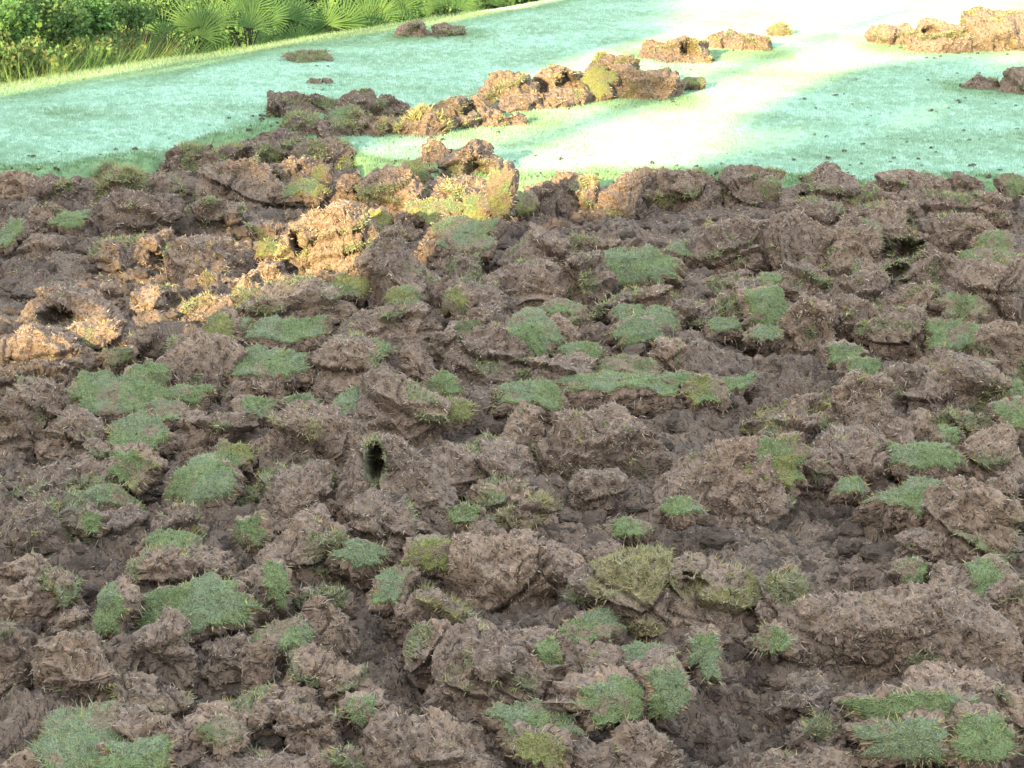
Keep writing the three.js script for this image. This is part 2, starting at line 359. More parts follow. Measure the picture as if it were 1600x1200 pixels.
      if (!bottom && (i === 0 || j === 0 || i === cu || j === cv)) { const key = q.x.toFixed(4) + q.y.toFixed(4) + q.z.toFixed(4); if (!border.has(key)) border.set(key, []); border.get(key).push(pos.length / 3 - 1); }
    }
  }
  // smooth normals, shared across the seams
  for (let i = 0; i < idx.length; i += 3) {
    const a = idx[i] * 3, b = idx[i + 1] * 3, c = idx[i + 2] * 3;
    const ux = pos[b] - pos[a], uy = pos[b + 1] - pos[a + 1], uz = pos[b + 2] - pos[a + 2], vx = pos[c] - pos[a], vy = pos[c + 1] - pos[a + 1], vz = pos[c + 2] - pos[a + 2];
    const nx = uy * vz - uz * vy, ny = uz * vx - ux * vz, nz = ux * vy - uy * vx;
    for (const k of [a, b, c]) { nor[k] += nx; nor[k + 1] += ny; nor[k + 2] += nz; }
  }
  for (const list of border.values()) if (list.length > 1) {
    let nx = 0, ny = 0, nz = 0; for (const k of list) { nx += nor[k * 3]; ny += nor[k * 3 + 1]; nz += nor[k * 3 + 2]; }
    for (const k of list) { nor[k * 3] = nx; nor[k * 3 + 1] = ny; nor[k * 3 + 2] = nz; }
  }
  for (let i = 0; i < nor.length; i += 3) { const l = Math.hypot(nor[i], nor[i + 1], nor[i + 2]) || 1; nor[i] /= l; nor[i + 1] /= l; nor[i + 2] /= l; }
  const t = thing(o.name ?? 'soil_clod', o.category ?? 'soil clod', x, y, z, turn);
  mesh('soil_body', boxMapped(pos, nor, cl, idx, TILE, sx, sy), soilMat, t);
  if (!o.pits && !o.cracks && !o.onLawn) { t.rotation.order = 'YXZ'; t.rotation.z = (r() - 0.5) * 0.5; t.rotation.x = (r() - 0.5) * 0.3; }
  // root fibres and sprigs of grass that stick out of it
  const nV = pos.length / 3, fib = new Slivers(), gr = new Slivers(), area = L * D + (L + D) * H * 1.6;
  const far = clamp(spacing / 0.0045, 1, 2.2);
  for (let i = 0, n = Math.min(4200, area * 18000 / far); i < n; i++) {
    const v = Math.floor(r() * nV) * 3; if (pos[v + 1] < -0.02) continue;
    const l = (0.004 + 0.010 * r()) * Math.sqrt(far), c = pick(FIBRES, r), k = 0.75 + 0.5 * r();
    fib.add(pos[v], pos[v + 1], pos[v + 2], (nor[v] * 0.22 + (r() - 0.5) * 1.9) * l, (nor[v + 1] * 0.22 + (r() - 0.5) * 1.7) * l, (nor[v + 2] * 0.22 + (r() - 0.5) * 1.9) * l, 0.0006 * far * (0.7 + r()), c.map(q => q * k), r, false);
  }
  for (let i = 0, n = Math.min(16000, area * 42000); i < n; i++) {
    const v = Math.floor(r() * nV); if (pos[v * 3 + 1] < -0.02 || r() > pit[v] * 0.6) continue;
    const l = (0.007 + 0.011 * r()) * (o.shag ?? 1);
    gr.add(pos[v * 3], pos[v * 3 + 1], pos[v * 3 + 2], (nor[v * 3] + (r() - 0.5) * 1.1) * l, (nor[v * 3 + 1] + 0.35 + (r() - 0.5) * 0.9) * l, (nor[v * 3 + 2] + (r() - 0.5) * 1.1) * l, 0.0009 * (0.7 + 0.7 * r()) * far, bladeColor(r() < 0.6 ? col : 'y', r), r, false);
  }
  for (let k = 0, n = o.sprigs ?? Math.ceil(area * 34 * r() + 0.6); k < n; k++) {          // small sprigs of torn grass, green to straw yellow
    const v0 = Math.floor(r() * nV) * 3; if (pos[v0 + 1] < 0.01) continue;
    const yl = r(), m = 14 + 22 * r(), sp = 0.008 + 0.018 * r();
    for (let i = 0; i < m; i++) {
      const a = r() * 6.28, d = sp * Math.sqrt(r()), l = (0.007 + 0.012 * r()) * Math.sqrt(far), tx = Math.cos(a) * d, tz = Math.sin(a) * d, dt = tx * nor[v0] + tz * nor[v0 + 2];
      const c = r() < yl * 0.6 ? pick([[0.40, 0.30, 0.12], [0.34, 0.32, 0.11], [0.38, 0.24, 0.10]], r) : bladeColor(r() < 0.5 ? 'y' : 'g', r);
      gr.add(pos[v0] + tx - nor[v0] * dt, pos[v0 + 1] - nor[v0 + 1] * dt - 0.002, pos[v0 + 2] + tz - nor[v0 + 2] * dt, (nor[v0] * 0.6 + (r() - 0.5) * 1.2) * l, (nor[v0 + 1] * 0.6 + 0.2 + (r() - 0.5)) * l, (nor[v0 + 2] * 0.6 + (r() - 0.5) * 1.2) * l, 0.0011 * (0.7 + 0.6 * r()) * far, c, r, false);
    }
  }
  fib.build('root_fibres', fibreMat, t); gr.build('grass_blades', bladeMat, t);
  return t;
}
const PXS = 2.35 / 0.64;                                            // photograph pixels between vertices
// a clod that fills the box (u0,v0)-(u1,v1) of the photograph and stands on the ground at its lower edge
function C(u0, v0, u1, v1, o = {}) {
  const p = at((u0 + u1) / 2, v1, o.y ?? -0.015), W = (u1 - u0) / p.s * 1.12, V = (v1 - v0) / p.s, sn = Math.sin(p.phi), cs = Math.cos(p.phi);
  const D = o.D ?? clamp(W * (o.k ?? 0.85), 0.03, V * 1.8), a = V - D / 2 * sn;
  const H = (o.onLawn ? 0.74 : v1 < 336 ? 0.88 : 1.08) * clamp(Math.sqrt(Math.max(a * a - (D / 2 * sn) ** 2, (0.3 * V) ** 2)) / cs, 0.02, 0.34);
  const cx = p.x, cz = p.z - D * 0.5, turn = (o.turn ?? 0) * RAD + Math.atan2(-cx, -cz) * -1 * 0;
  const t = makeClod(cx, Math.max(groundY(cx, cz), -0.05), cz, turn, W * 1.0, D, H, o, p.t * PXS / FPX);
  items.push({ t, kind: 'C', u0, v0, u1, v1, W, V, H, o }); return t;
}
// a long clod whose foot runs from (u0,v0) to (u1,v1), h pixels tall
function R(u0, v0, u1, v1, h, o = {}) {
  const a = at(u0, v0), b = at(u1, v1), L = Math.hypot(b.x - a.x, b.z - a.z), s = (a.s + b.s) / 2, V = h / s, phi = (a.phi + b.phi) / 2;
  const D = o.D ?? V * 1.15, H = clamp((V - D / 2 * Math.sin(phi)) / Math.cos(phi), 0.02, 0.3);
  const cx = (a.x + b.x) / 2, cz = (a.z + b.z) / 2 - D * 0.4;
  const t = makeClod(cx, Math.max(groundY(cx, cz), -0.05), cz, Math.atan2(-(b.z - a.z), b.x - a.x), L * 1.05, D, H, { peak: 0.2, ...o }, (a.t + b.t) / 2 * PXS / FPX);
  items.push({ t, kind: 'R', u0, v0: Math.min(v0, v1) - h, u1, v1: Math.max(v0, v1), W: L, V, H, o }); return t;
}

// ---------------------------------------------------------------- turf flaps: a slab of soil with grass on one face
// box in the photograph; lean 0 lies flat, 90 stands up facing the camera; face: which way it looks (degrees, left negative)
function T(u0, v0, u1, v1, o = {}) {
  const seed = seedCount++, r = rng(seed * 6271), q1 = r() * 90, q2 = r() * 90;
  const p = at((u0 + u1) / 2, v1, o.y ?? 0.0), lean = (o.lean ?? 38) * RAD, face = (o.face ?? (r() - 0.5) * 50) * RAD;
  const W = (u1 - u0) / p.s / Math.max(0.6, Math.cos(face)), V = (v1 - v0) / p.s, spin = (o.spin ?? (r() - 0.5) * 46) * RAD;
  const th = o.th ?? clamp(0.2 * W, 0.028, 0.065), B = clamp((V - th * 0.35) / Math.sin(lean + p.phi), 0.03, 0.6);
  const col = o.col ?? 'g', bend = o.bend ?? (r() - 0.4) * 0.5, bend2 = o.bend2 ?? (r() - 0.35) * 0.35, bare = o.bare ?? 0.38, ex = o.box ?? 3.2;
  const alt = { g: 'b', b: 'g', y: 'g', d: 'g' }[col], spacing = p.t * PXS / FPX, nR = clamp(Math.ceil(Math.max(W, B) / 2 / spacing), 6, 60), nT = clamp(Math.ceil((W + B) * 1.6 / spacing), 24, 220);
  const outline = (a) => {
    const c = Math.cos(a + spin), s = Math.sin(a + spin), q = Math.pow(Math.abs(c) ** ex + Math.abs(s) ** ex, -1 / ex);
    return q * (0.97 + 0.28 * N3(Math.cos(a) * 1.3 + q1, Math.sin(a) * 1.3 + q2, 1) * 1.25 + 0.3 * N3(Math.cos(a) * 4 + q2, Math.sin(a) * 4, q1) + 0.16 * N3(Math.cos(a) * 11, Math.sin(a) * 13 + q1, q2));
  };
  const topN = (X, Y) => -bend * X * X / (W * 0.5) - bend2 * Y * Y / (B * 0.5) + 0.05 * W * N3(X * 7 + q1, Y * 7 + q2, 0.5) + 0.016 * N3(X * 18 + q1, Y * 18 + q2, 3.5) + 0.005 * N3(X * 70, Y * 70, q1);
  const t = thing(o.name ?? 'turf_flap', o.category ?? 'turf piece', 0, 0, 0);
  const cy = B / 2 * Math.sin(lean), dz = B / 2 * Math.cos(lean);
  const gx = p.x, gz = p.z - dz * Math.cos(face) - 0.0;
  let gy = -0.03; for (const [a, b] of [[0, 0], [0.3, 0.25], [-0.3, 0.25], [0.3, -0.25], [-0.3, -0.25]]) gy = Math.max(gy, groundY(gx + a * W, gz + b * B) - (a ? 0.012 : 0));
  t.position.set(gx, gy + (o.lift ?? 0.028) + th * 0.45, gz); t.rotation.y = face;
  // local frame: X width, up the slab = (0, sin lean, -cos lean), outward normal = (0, cos lean, sin lean)
  const sl = Math.sin(lean), clr = Math.cos(lean);
  const put = (X, Y, n) => [X, cy + Y * sl + n * clr, -Y * clr + n * sl];
  const pos = [], uv = [], cl = [], idx = [], bpos = [], buv = [], bcl = [], bidx = [], isGreen = [];
  const tone = (o.tone ?? 1) * (0.9 + 0.2 * r());
  for (let j = 0; j <= nR; j++) for (let i = 0; i <= nT; i++) {
    const a = i / nT * Math.PI * 2, rho = Math.sqrt(j / nR) * outline(a === Math.PI * 2 ? 0 : a), X = Math.cos(a) * rho * W / 2, Y = Math.sin(a) * rho * B / 2;
    const e = j / nR, n = topN(X, Y) - 0.007 * sstep(0.85, 1, e);
    pos.push(...put(X, Y, n)); uv.push(X / 0.28 + q1, Y / 0.28 + q2);
    const m = 0.5 + 0.9 * N3(X * 14 + q2, Y * 14 + q1, 5) + 0.5 * N3(X * 45, Y * 45, q2) + 0.45 * N3(X * 5 + q1, Y * 5, q2) + 0.5 * sstep(0.45, 1, e) * N3(X * 20 + q2, Y * 20 + q1, 9);
    const b = sstep(0.9 - bare, 1.3 - bare, m), G = GREENS[N3(X * 9 + q2, Y * 9 + q1, 2) > 0.05 ? alt : col], k = 0.5 + 0.5 * N3(X * 30, Y * 30, 8 + q1), S = soilColor(0, 0.5, 0.95);
    const edge = sstep(0.8, 1, e) * 0.35, gk = [0, 1, 2].map(c => lerp(G[0][c], G[1][c], k)), Yw = [0.24, 0.21, 0.075];
    cl.push(...[0, 1, 2].map(c => lerp(lerp(gk[c], Yw[c], edge), S[c], b))); isGreen.push(1 - b * 0.75);
    if (i && j) { const A = (j - 1) * (nT + 1) + i - 1, Bq = A + nT + 1; idx.push(A, Bq, A + 1, A + 1, Bq, Bq + 1); }
  }
  const rings = [];                                                 // the body's profile: under the skin, out to the side, down and back in underneath
  for (let j = 0; j <= nR; j++) rings.push([Math.sqrt(j / nR) * 0.985, -0.004 - 0.006 * sstep(0.85, 1, j / nR), 0, 0]);
  const sideN = Math.max(3, Math.ceil(th / spacing));
  for (let j = 1; j <= sideN; j++) rings.push([1 + 0.03 * Math.sin(j / sideN * 3.1), -0.01 - th * j / sideN, 0, 1]);
  for (let j = 1; j <= Math.ceil(nR / 2); j++) { const k = 1 - j / Math.ceil(nR / 2); rings.push([k, -0.01 - th * (1 + 0.9 * (1 - k * k)), 1, 1]); }
  for (let j = 0; j < rings.length; j++) for (let i = 0; i <= nT; i++) {
    const a = i / nT * Math.PI * 2, ou = outline(a === Math.PI * 2 ? 0 : a), [rr, n0, , rough] = rings[j];
    let X = Math.cos(a) * rr * ou * W / 2, Y = Math.sin(a) * rr * ou * B / 2;
    let n = topN(X, Y) + n0;
    if (rough) { const d = 0.02 * N3(X * 16 + q1, Y * 16, n * 16) + 0.012 * crumbs(X * 40, Y * 40, n * 40) + 0.006 * crumbs(X * 90, Y * 90, n * 90); X += Math.cos(a) * d; Y += Math.sin(a) * d; n -= d * 0.6; }
    const q = put(X, Y, n); bpos.push(...q); buv.push((a * (W + B) * 0.25 + q1) / TILE, (n0 + rr * (W + B) * 0.25) / TILE + q2);
    bcl.push(...soilColor(N3(X * 12 + q1, Y * 12, n * 12) * 0.9 + (o.red ?? 0.15), 0.5 + 0.5 * N3(X * 70, Y * 70, n * 70), tone));
    if (i && j) { const A = (j - 1) * (nT + 1) + i - 1, Bq = A + nT + 1; bidx.push(A, Bq, A + 1, A + 1, Bq, Bq + 1); }
  }
  const gT = geom(pos, null, uv, cl, idx), gB = geom(bpos, null, buv, bcl, bidx);
  mesh('soil_base', boxMapped(bpos, gB.attributes.normal.array, bcl, bidx, TILE, q1, q2), soilMat, t); mesh('turf_skin', gT, turfMat, t);
  const nr = gT.attributes.normal.array, bl = new Slivers(), far = clamp(spacing / 0.0045, 1, 2), area = W * B * 0.8;
  const nn = Math.min(5200, area * (o.dense ?? 1) * 34000 / far);
  for (let i = 0; i < nn; i++) {
    const fringe = i > nn * 0.82, j = fringe ? nR : Math.floor(r() * (nR + 1)), v = (j * (nT + 1) + Math.floor(r() * nT));
    if (!fringe && r() > isGreen[v]) continue;
    const l = (0.0035 + 0.006 * r()) * (fringe ? 1.15 + 0.6 * r() * r() : 1) * (o.shag ?? 1), k = v * 3, f = fringe ? 0.5 : 0;
    const ox = pos[k], oz = pos[k + 2], ol = Math.hypot(ox, oz) || 1;
    const c = fringe && r() < 0.55 ? (r() < 0.4 ? [0.36, 0.24, 0.10] : [0.30, 0.28, 0.09]) : bladeColor(N3((pos[k] - 0) * 9 + q2, pos[k + 1] * 9 + q1, 2) + (r() - 0.5) * 0.5 > 0.1 ? alt : col, r);
    bl.add(pos[k] + (r() - 0.5) * spacing, pos[k + 1], pos[k + 2] + (r() - 0.5) * spacing, (nr[k] + f * ox / ol + (r() - 0.5) * 1.2) * l, (nr[k + 1] - f * 0.4 + (r() - 0.3) * 0.9) * l, (nr[k + 2] + f * oz / ol + (r() - 0.5) * 1.2) * l, 0.0009 * (0.7 + 0.7 * r()) * far, c, r, false);
  }
  bl.build('grass_blades', bladeMat, t);
  const fib = new Slivers(), bn = gB.attributes.normal.array, nV = bpos.length / 3;
  for (let i = 0, n = Math.min(1800, area * 22000 / far); i < n; i++) {
    const v = Math.floor(nV * (0.35 + 0.65 * r())) * 3, l = (0.007 + 0.016 * r());
    fib.add(bpos[v], bpos[v + 1], bpos[v + 2], (bn[v] * 0.6 + (r() - 0.5) * 1.6) * l, (bn[v + 1] * 0.6 + (r() - 0.7) * 1.5) * l, (bn[v + 2] * 0.6 + (r() - 0.5) * 1.6) * l, 0.0006 * far * (0.7 + r()), pick(FIBRES, r), r, false);
  }
  fib.build('root_fibres', fibreMat, t);
  items.push({ t, kind: 'T', u0, v0, u1, v1, W, V, H: B * sl, lean: o.lean ?? 38, col, o }); return t;
}
// ---------------------------------------------------------------- landmarks: the pieces one notices first (nm is how the others refer to them)
const LM = (nm, label, o = {}) => ({ nm, label, ...o });
// far edge of the churned soil and its sunlit heap
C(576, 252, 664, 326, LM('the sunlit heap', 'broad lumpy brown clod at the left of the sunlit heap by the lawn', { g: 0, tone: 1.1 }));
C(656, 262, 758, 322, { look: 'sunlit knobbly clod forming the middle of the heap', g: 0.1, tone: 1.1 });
C(520, 252, 568, 314, { look: 'pointed sunlit clod', peak: 0.7, g: 0, k: 0.6 });
T(618, 248, 668, 292, { col: 'y', lean: 55, face: -20, look: 'yellow-green turf lump' });
C(654, 234, 702, 268, { look: 'topmost left clod of the heap', g: 0, lift: 1 });
C(704, 230, 772, 284, { look: 'topmost right clod with a dark mouth under it', pits: [[745, 268, 22, 12, 0.09]], g: 0.1 });
T(761, 262, 799, 364, LM('the upright turf pillar', 'narrow upright pillar of turf leaning beside the sunlit heap', { lean: 78, col: 'y', bare: 0.55, th: 0.06, face: -15 }));
T(802, 298, 836, 340, { lean: 65, col: 'y', look: 'small rounded yellow-green turf lump' });
T(717, 300, 766, 348, { lean: 45, col: 'y', face: -20, bare: 0.4 });
T(634, 306, 724, 348, { lean: 25, col: 'y', bare: 0.5 });
C(817, 274, 866, 332, { look: 'dark rugged clod' , tone: 0.8 });
C(854, 262, 926, 320, { look: 'broad brown clod with crumbling face', g: 0.1 });
C(920, 246, 998, 322, LM('the peaked rim clod', 'peaked brown clod rising highest on the far rim of the churned soil', { peak: 0.6, g: 0, skew: 0.4 }));
C(996, 256, 1062, 300, { g: 0.1 });
R(938, 322, 1064, 300, 22, { look: 'thin turf-fringed soil strip', g: 0.35, col: 'y' });
C(1040, 254, 1136, 314, { look: 'rim clod of several lumps', g: 0.15 });
C(1132, 250, 1230, 318, { look: 'high domed rim clod', g: 0.1 });
T(1176, 272, 1218, 313, { lean: 60, face: -20, col: 'g', th: 0.02, look: 'small turf flap on the front of a rim clod' });
C(1229, 250, 1334, 322, LM('the rim mound with a burrow', 'big domed mound on the far rim with a small dark burrow', { pits: [[1262, 308, 9, 16, 0.12]], g: 0.1, rimGreen: 0.3 }));
T(1306, 284, 1362, 318, { lean: 30, face: 20, col: 'y' });
C(1364, 270, 1425, 308, { g: 0.1, peak: 0.7 });
C(1414, 262, 1492, 304, { look: 'wide layered clod', g: 0.2, name: 'soil_clod' });
C(1484, 258, 1536, 298, LM('the right rim clod', 'blunt horned brown clod at the right of the far rim', { peak: 0.1, g: 0, skew: 0.4 }));
R(1364, 334, 1444, 332, 30, { g: 0.1, look: 'overhanging dark soil slab' });
C(1528, 290, 1580, 334, { g: 0.1 });
T(1566, 270, 1604, 310, { lean: 50, col: 'd', look: 'dark green turf lump at the edge of the picture' });
C(1440, 300, 1532, 334, { tone: 0.9, g: 0.3 });
C(1332, 284, 1374, 318, { g: 0.1, tone: 0.9 });
R(1360, 312, 1606, 312, 20, { look: 'low crumbly soil bank along the rim', g: 0.2 });
// second row
C(1257, 310, 1332, 362, { g: 0.25, pits: [[1274, 352, 8, 6, 0.06]] });
C(1326, 312, 1413, 386, { look: 'tall cracked clod', g: 0.15 });
T(1344, 340, 1386, 390, { lean: 62, face: 25, col: 'd', bare: 0.6, look: 'turf slab tipped up on edge' });
C(1456, 326, 1542, 376, { look: 'rounded brown clod', g: 0.1 });
C(1201, 332, 1300, 420, { look: 'tall lumpy left half of the great broken slab', g: 0.05 });
C(1272, 352, 1368, 424, LM('the great broken slab', 'great broken soil slab with rounded lumps at the right', { g: 0.05, pits: [[1276, 409, 18, 6, 0.08]] }));
C(1098, 344, 1203, 418, { look: 'rounded clod leaning on the great slab', g: 0.15 });
C(1204, 408, 1294, 450, { look: 'low clod under the great slab', g: 0.1 });
C(1393, 354, 1465, 398, LM('the upper hollow roll', 'hollow curled roll of soil with a green mouth', { pits: [[1418, 384, 22, 14, 0.14]], g: 0.1, rimGreen: 1 }));
C(1330, 396, 1432, 436, LM('the lower hollow roll', 'long curled soil roll with a dark green mouth at its right end', { pits: [[1406, 424, 20, 11, 0.14]], g: 0.1, rimGreen: 1 }));
C(1433, 388, 1514, 440, { g: 0.05 });
T(1530, 358, 1590, 396, { lean: 52, col: 'y' });
T(1512, 384, 1600, 424, { lean: 25, col: 'd', bare: 0.5 });
C(1298, 424, 1382, 482, { g: 0.1 });
C(1374, 432, 1486, 492, { look: 'double-lumped brown clod', g: 0.08, lump: 1.2 });
C(1508, 402, 1606, 492, { look: 'high steep clod', g: 0.05 });
T(1480, 454, 1548, 500, { lean: 30, face: 25, col: 'd', look: 'dark green sloping turf patch' });
T(1046, 378, 1126, 404, { lean: 12, col: 'b', look: 'thin blue-green turf slab' });
R(1090, 440, 1174, 432, 26, { g: 0.3, look: 'crumbling ridge with green edge' });
T(1170, 442, 1240, 518, LM('the steep green flap', 'steep narrow green turf flap between two brown clods at the right', { lean: 50, face: 25, spin: 28, bare: 0.15, th: 0.03 }));
T(1172, 506, 1224, 537, { lean: 35, face: -10, col: 'g' });
C(1122, 432, 1208, 500, { look: 'broad clod tilted against the steep green flap', g: 0.05 });
T(1186, 424, 1228, 444, { lean: 20, col: 'g' });
C(1220, 452, 1296, 542, { look: 'tall wedge clod', peak: 0.6, g: 0.05 });
C(1278, 462, 1362, 526, { g: 0.1 });
C(1074, 460, 1140, 502, { g: 0.05 });
T(1104, 494, 1166, 520, { lean: 25, col: 'g', th: 0.03 });
C(1036, 458, 1072, 506, { g: 0.3 });
T(1342, 500, 1406, 534, { lean: 40, col: 'y' });
C(1368, 478, 1458, 548, { look: 'rugged brown clod', g: 0.1 });
T(1452, 496, 1548, 548, { lean: 30, col: 'g', bare: 0.45, look: 'sloping half-bare turf sheet' });
C(1540, 498, 1606, 570, { g: 0.1 });
T(1298, 534, 1346, 574, { lean: 50, face: -20, col: 'g' });
T(1326, 556, 1386, 604, { lean: 45, face: 10, col: 'b', bare: 0.1, look: 'bright blue-green turf piece' });
// middle of the field
C(800, 352, 880, 412, { g: 0.1 });
C(876, 366, 972, 402, { g: 0.15 });
T(936, 380, 1054, 446, LM('the big green flap', 'big smooth green turf flap tilted up right of centre', { lean: 33, face: -20, bare: 0.08, th: 0.045, bend: 0.1 }));
C(893, 388, 951, 466, { look: 'tall straight-sided soil block', box: 3.6, peak: 0.1, g: 0.15 });
C(766, 404, 880, 468, { look: 'wide clod of many lumps', lump: 1.3, g: 0.05 });
R(680, 462, 792, 476, 46, { look: 'long rounded soil ridge', g: 0.05 });
R(930, 486, 1060, 444, 26, { look: 'arched soil ridge', g: 0.25 });
C(988, 438, 1050, 494, { look: 'clod capped with thin turf', g: 0.25, gt: 1 });
T(960, 474, 1012, 500, { lean: 20, col: 'g' });
T(1008, 470, 1062, 508, { lean: 15, col: 'g', bare: 0.35 });
C(564, 372, 670, 470, LM('the dark craggy mound', 'dark craggy brown mound left of centre', { lump: 1.3, g: 0.08, peak: 0.4 }));
R(662, 384, 760, 424, 36, { look: 'soil ridge with a turf edge', g: 0.2 });
T(680, 336, 774, 400, { lean: 20, col: 'b', bare: 0.45, look: 'worn turf slope' });
T(518, 424, 576, 472, { lean: 48, col: 'y', bare: 0.35 });
T(600, 444, 654, 486, { lean: 50, col: 'y', look: 'upturned square of yellow-green turf' });
T(688, 450, 728, 502, { lean: 72, face: -25, col: 'y', th: 0.05, look: 'turf piece standing on edge' });
C(716, 462, 790, 518, { g: 0.05 });
T(790, 468, 874, 562, LM('the bent green mat', 'bent green turf mat draped down the middle of the field', { lean: 36, bare: 0.2, spin: 15, bend: 0.6, bend2: 0.4, th: 0.05, box: 2.4, col: 'b' }));
T(842, 468, 918, 494, { lean: 18, col: 'g' });
C(862, 488, 908, 548, { g: 0.1 });
C(896, 488, 934, 534, { g: 0.05 });
T(876, 532, 944, 566, { lean: 30, col: 'g', bare: 0.2 });
T(958, 500, 1036, 548, LM('the square green sod', 'squarish rounded green sod facing the camera right of centre', { lean: 52, box: 4, bare: 0.1, th: 0.06, bend: 0.25, col: 'g' }));
C(1018, 530, 1064, 574, { g: 0.05 });
T(930, 552, 1030, 590, { lean: 14, col: 'd', bare: 0.55, look: 'flat half-bare turf slab' });
C(664, 504, 712, 562, { g: 0.1 });
C(704, 516, 812, 584, { look: 'broad clod with a cracked face', g: 0.08 });
T(714, 496, 762, 532, { lean: 40, face: 30, col: 'd' });
C(518, 468, 658, 530, { look: 'wide low hump', g: 0.03 });
C(500, 522, 620, 606, LM('the rough brown dome', 'rough brown dome of soil with green along its right edge', { g: 0.12, lump: 0.8 }));
T(568, 526, 612, 560, { lean: 35, face: 55, col: 'd' });
C(622, 534, 678, 588, { g: 0.08 });
C(806, 546, 928, 612, { look: 'broad clod flecked with grass', g: 0.3 });
T(768, 590, 884, 638, LM('the low turf strip', 'low blue-green turf strip with an orange straw edge', { lean: 20, spin: -10, col: 'b', bare: 0.12, th: 0.045, bend: 0.3 }));
T(878, 578, 1060, 624, { lean: 10, col: 'b', bare: 0.2, look: 'long flat blue-green turf sheet', bend: 0.1 });
T(1036, 578, 1086, 610, { lean: 35, col: 'g' });
T(1070, 588, 1134, 636, { lean: 48, col: 'y', look: 'rounded yellow-green sod' });
T(1126, 586, 1178, 612, { lean: 25, col: 'b' });
// left side, far
C(-10, 262, 54, 302, { tone: 1.25, red: 0.4, g: 0.05, look: 'pale pinkish clod at the far left edge' });
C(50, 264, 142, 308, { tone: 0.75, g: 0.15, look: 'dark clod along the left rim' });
T(134, 234, 194, 268, LM('the shaggy rim tuft', 'shaggy dark tuft of uprooted grass on the left rim', { lean: 30, col: 'd', shag: 3.2, th: 0.015, lift: 0, bare: 0.5, bend: 0.8, bend2: 0.8, dense: 1.5, name: 'grass_tuft', category: 'grass tuft' }));
C(150, 262, 220, 308, { g: 0.6, shag: 2, look: 'grassy clod with ragged blades' });
C(214, 264, 274, 302, { g: 0.5, shag: 2 });
C(262, 214, 330, 262, { tone: 0.8, g: 0.4, shag: 1.8 });
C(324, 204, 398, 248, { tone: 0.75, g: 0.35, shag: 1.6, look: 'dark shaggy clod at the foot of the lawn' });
C(392, 202, 470, 246, { tone: 0.8, g: 0.35, shag: 1.5 });
C(464, 214, 552, 262, { tone: 0.8, g: 0.3, shag: 1.4 });
R(308, 312, 424, 300, 62, { look: 'long soil roll', g: 0.03 });
C(408, 238, 512, 300, LM('the lifted roll', 'lifted curl of soil with a dark mouth below the lawn', { pits: [[422, 285, 16, 12, 0.14]], g: 0.08 }));
T(440, 280, 506, 312, { lean: 25, col: 'y' });
T(486, 256, 512, 300, { lean: 70, col: 'y' });
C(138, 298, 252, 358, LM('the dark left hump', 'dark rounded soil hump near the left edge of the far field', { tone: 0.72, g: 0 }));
R(255, 316, 365, 342, 26, { look: 'straight slab of turf edge-on', g: 0.25 });
T(78, 326, 132, 360, { lean: 35, col: 'b', bare: 0.1, look: 'smooth little green flap' });
C(32, 316, 84, 354, { g: 0.2 });
T(-6, 340, 28, 388, { lean: 40, col: 'g' });
C(24, 362, 88, 396, { g: 0.1 });
R(148, 404, 290, 372, 34, LM('the slanting soil slab', 'long slanting soil slab with thin turf on its top', { g: 0.3, gt: 1, box: 3.5 }));
C(252, 358, 364, 426, LM('the big left wedge', 'big cracked brown wedge left of the burrow mound', { g: 0.03, peak: 0.4 }));
R(290, 434, 380, 432, 22, { look: 'thin sunlit strip of soil', g: 0.2, col: 'y' });
C(384, 336, 436, 394, { look: 'steep clod beside the burrow', g: 0.15 });
T(398, 374, 436, 402, { lean: 45, col: 'y' });
C(434, 334, 486, 414, LM('the sunlit burrow', 'sunlit arch of soil around a round dark burrow hole', { pits: [[466, 379, 10, 17, 0.18]], g: 0.3, col: 'y', peak: 0.4, box: 2.5, lump: 0.7 }));
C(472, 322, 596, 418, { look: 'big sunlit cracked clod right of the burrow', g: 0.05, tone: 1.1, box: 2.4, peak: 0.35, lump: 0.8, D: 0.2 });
T(570, 330, 610, 374, { lean: 68, col: 'y', look: 'sunlit yellow-green turf face' });
C(608, 326, 648, 368, { peak: 0.8, g: 0.05 });
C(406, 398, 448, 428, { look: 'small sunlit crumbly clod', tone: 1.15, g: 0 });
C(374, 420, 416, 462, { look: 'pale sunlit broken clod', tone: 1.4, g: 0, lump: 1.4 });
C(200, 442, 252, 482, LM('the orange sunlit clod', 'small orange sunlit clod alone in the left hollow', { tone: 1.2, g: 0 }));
C(144, 432, 182, 462, { tone: 1.1, g: 0.2, col: 'y' });
C(252, 440, 292, 472, { g: 0.2 });
C(290, 452, 360, 492, { g: 0.08, look: 'flat-faced clod with a green end' });
C(356, 436, 508, 510, LM('the broad brown slab', 'broad rounded brown slab on the left of the field', { g: 0.05, peak: 0.2 }));
T(388, 500, 508, 542, LM('the dark green slab', 'long thin green slab with a black gap under it', { lean: 16, box: 4, bare: 0.15, th: 0.035, lift: 0.04, col: 'b' }));
T(330, 494, 390, 516, { lean: 12, col: 'b' });
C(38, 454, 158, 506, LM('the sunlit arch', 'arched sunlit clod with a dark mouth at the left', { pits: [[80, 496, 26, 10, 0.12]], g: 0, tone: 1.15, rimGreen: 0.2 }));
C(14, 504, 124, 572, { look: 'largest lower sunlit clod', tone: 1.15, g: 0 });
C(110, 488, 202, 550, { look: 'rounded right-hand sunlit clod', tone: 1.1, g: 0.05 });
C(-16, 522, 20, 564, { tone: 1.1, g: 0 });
T(156, 542, 206, 574, { lean: 50, col: 'd' });
C(208, 504, 272, 564, { tone: 0.8, g: 0.08, look: 'dark lumpy clod' });
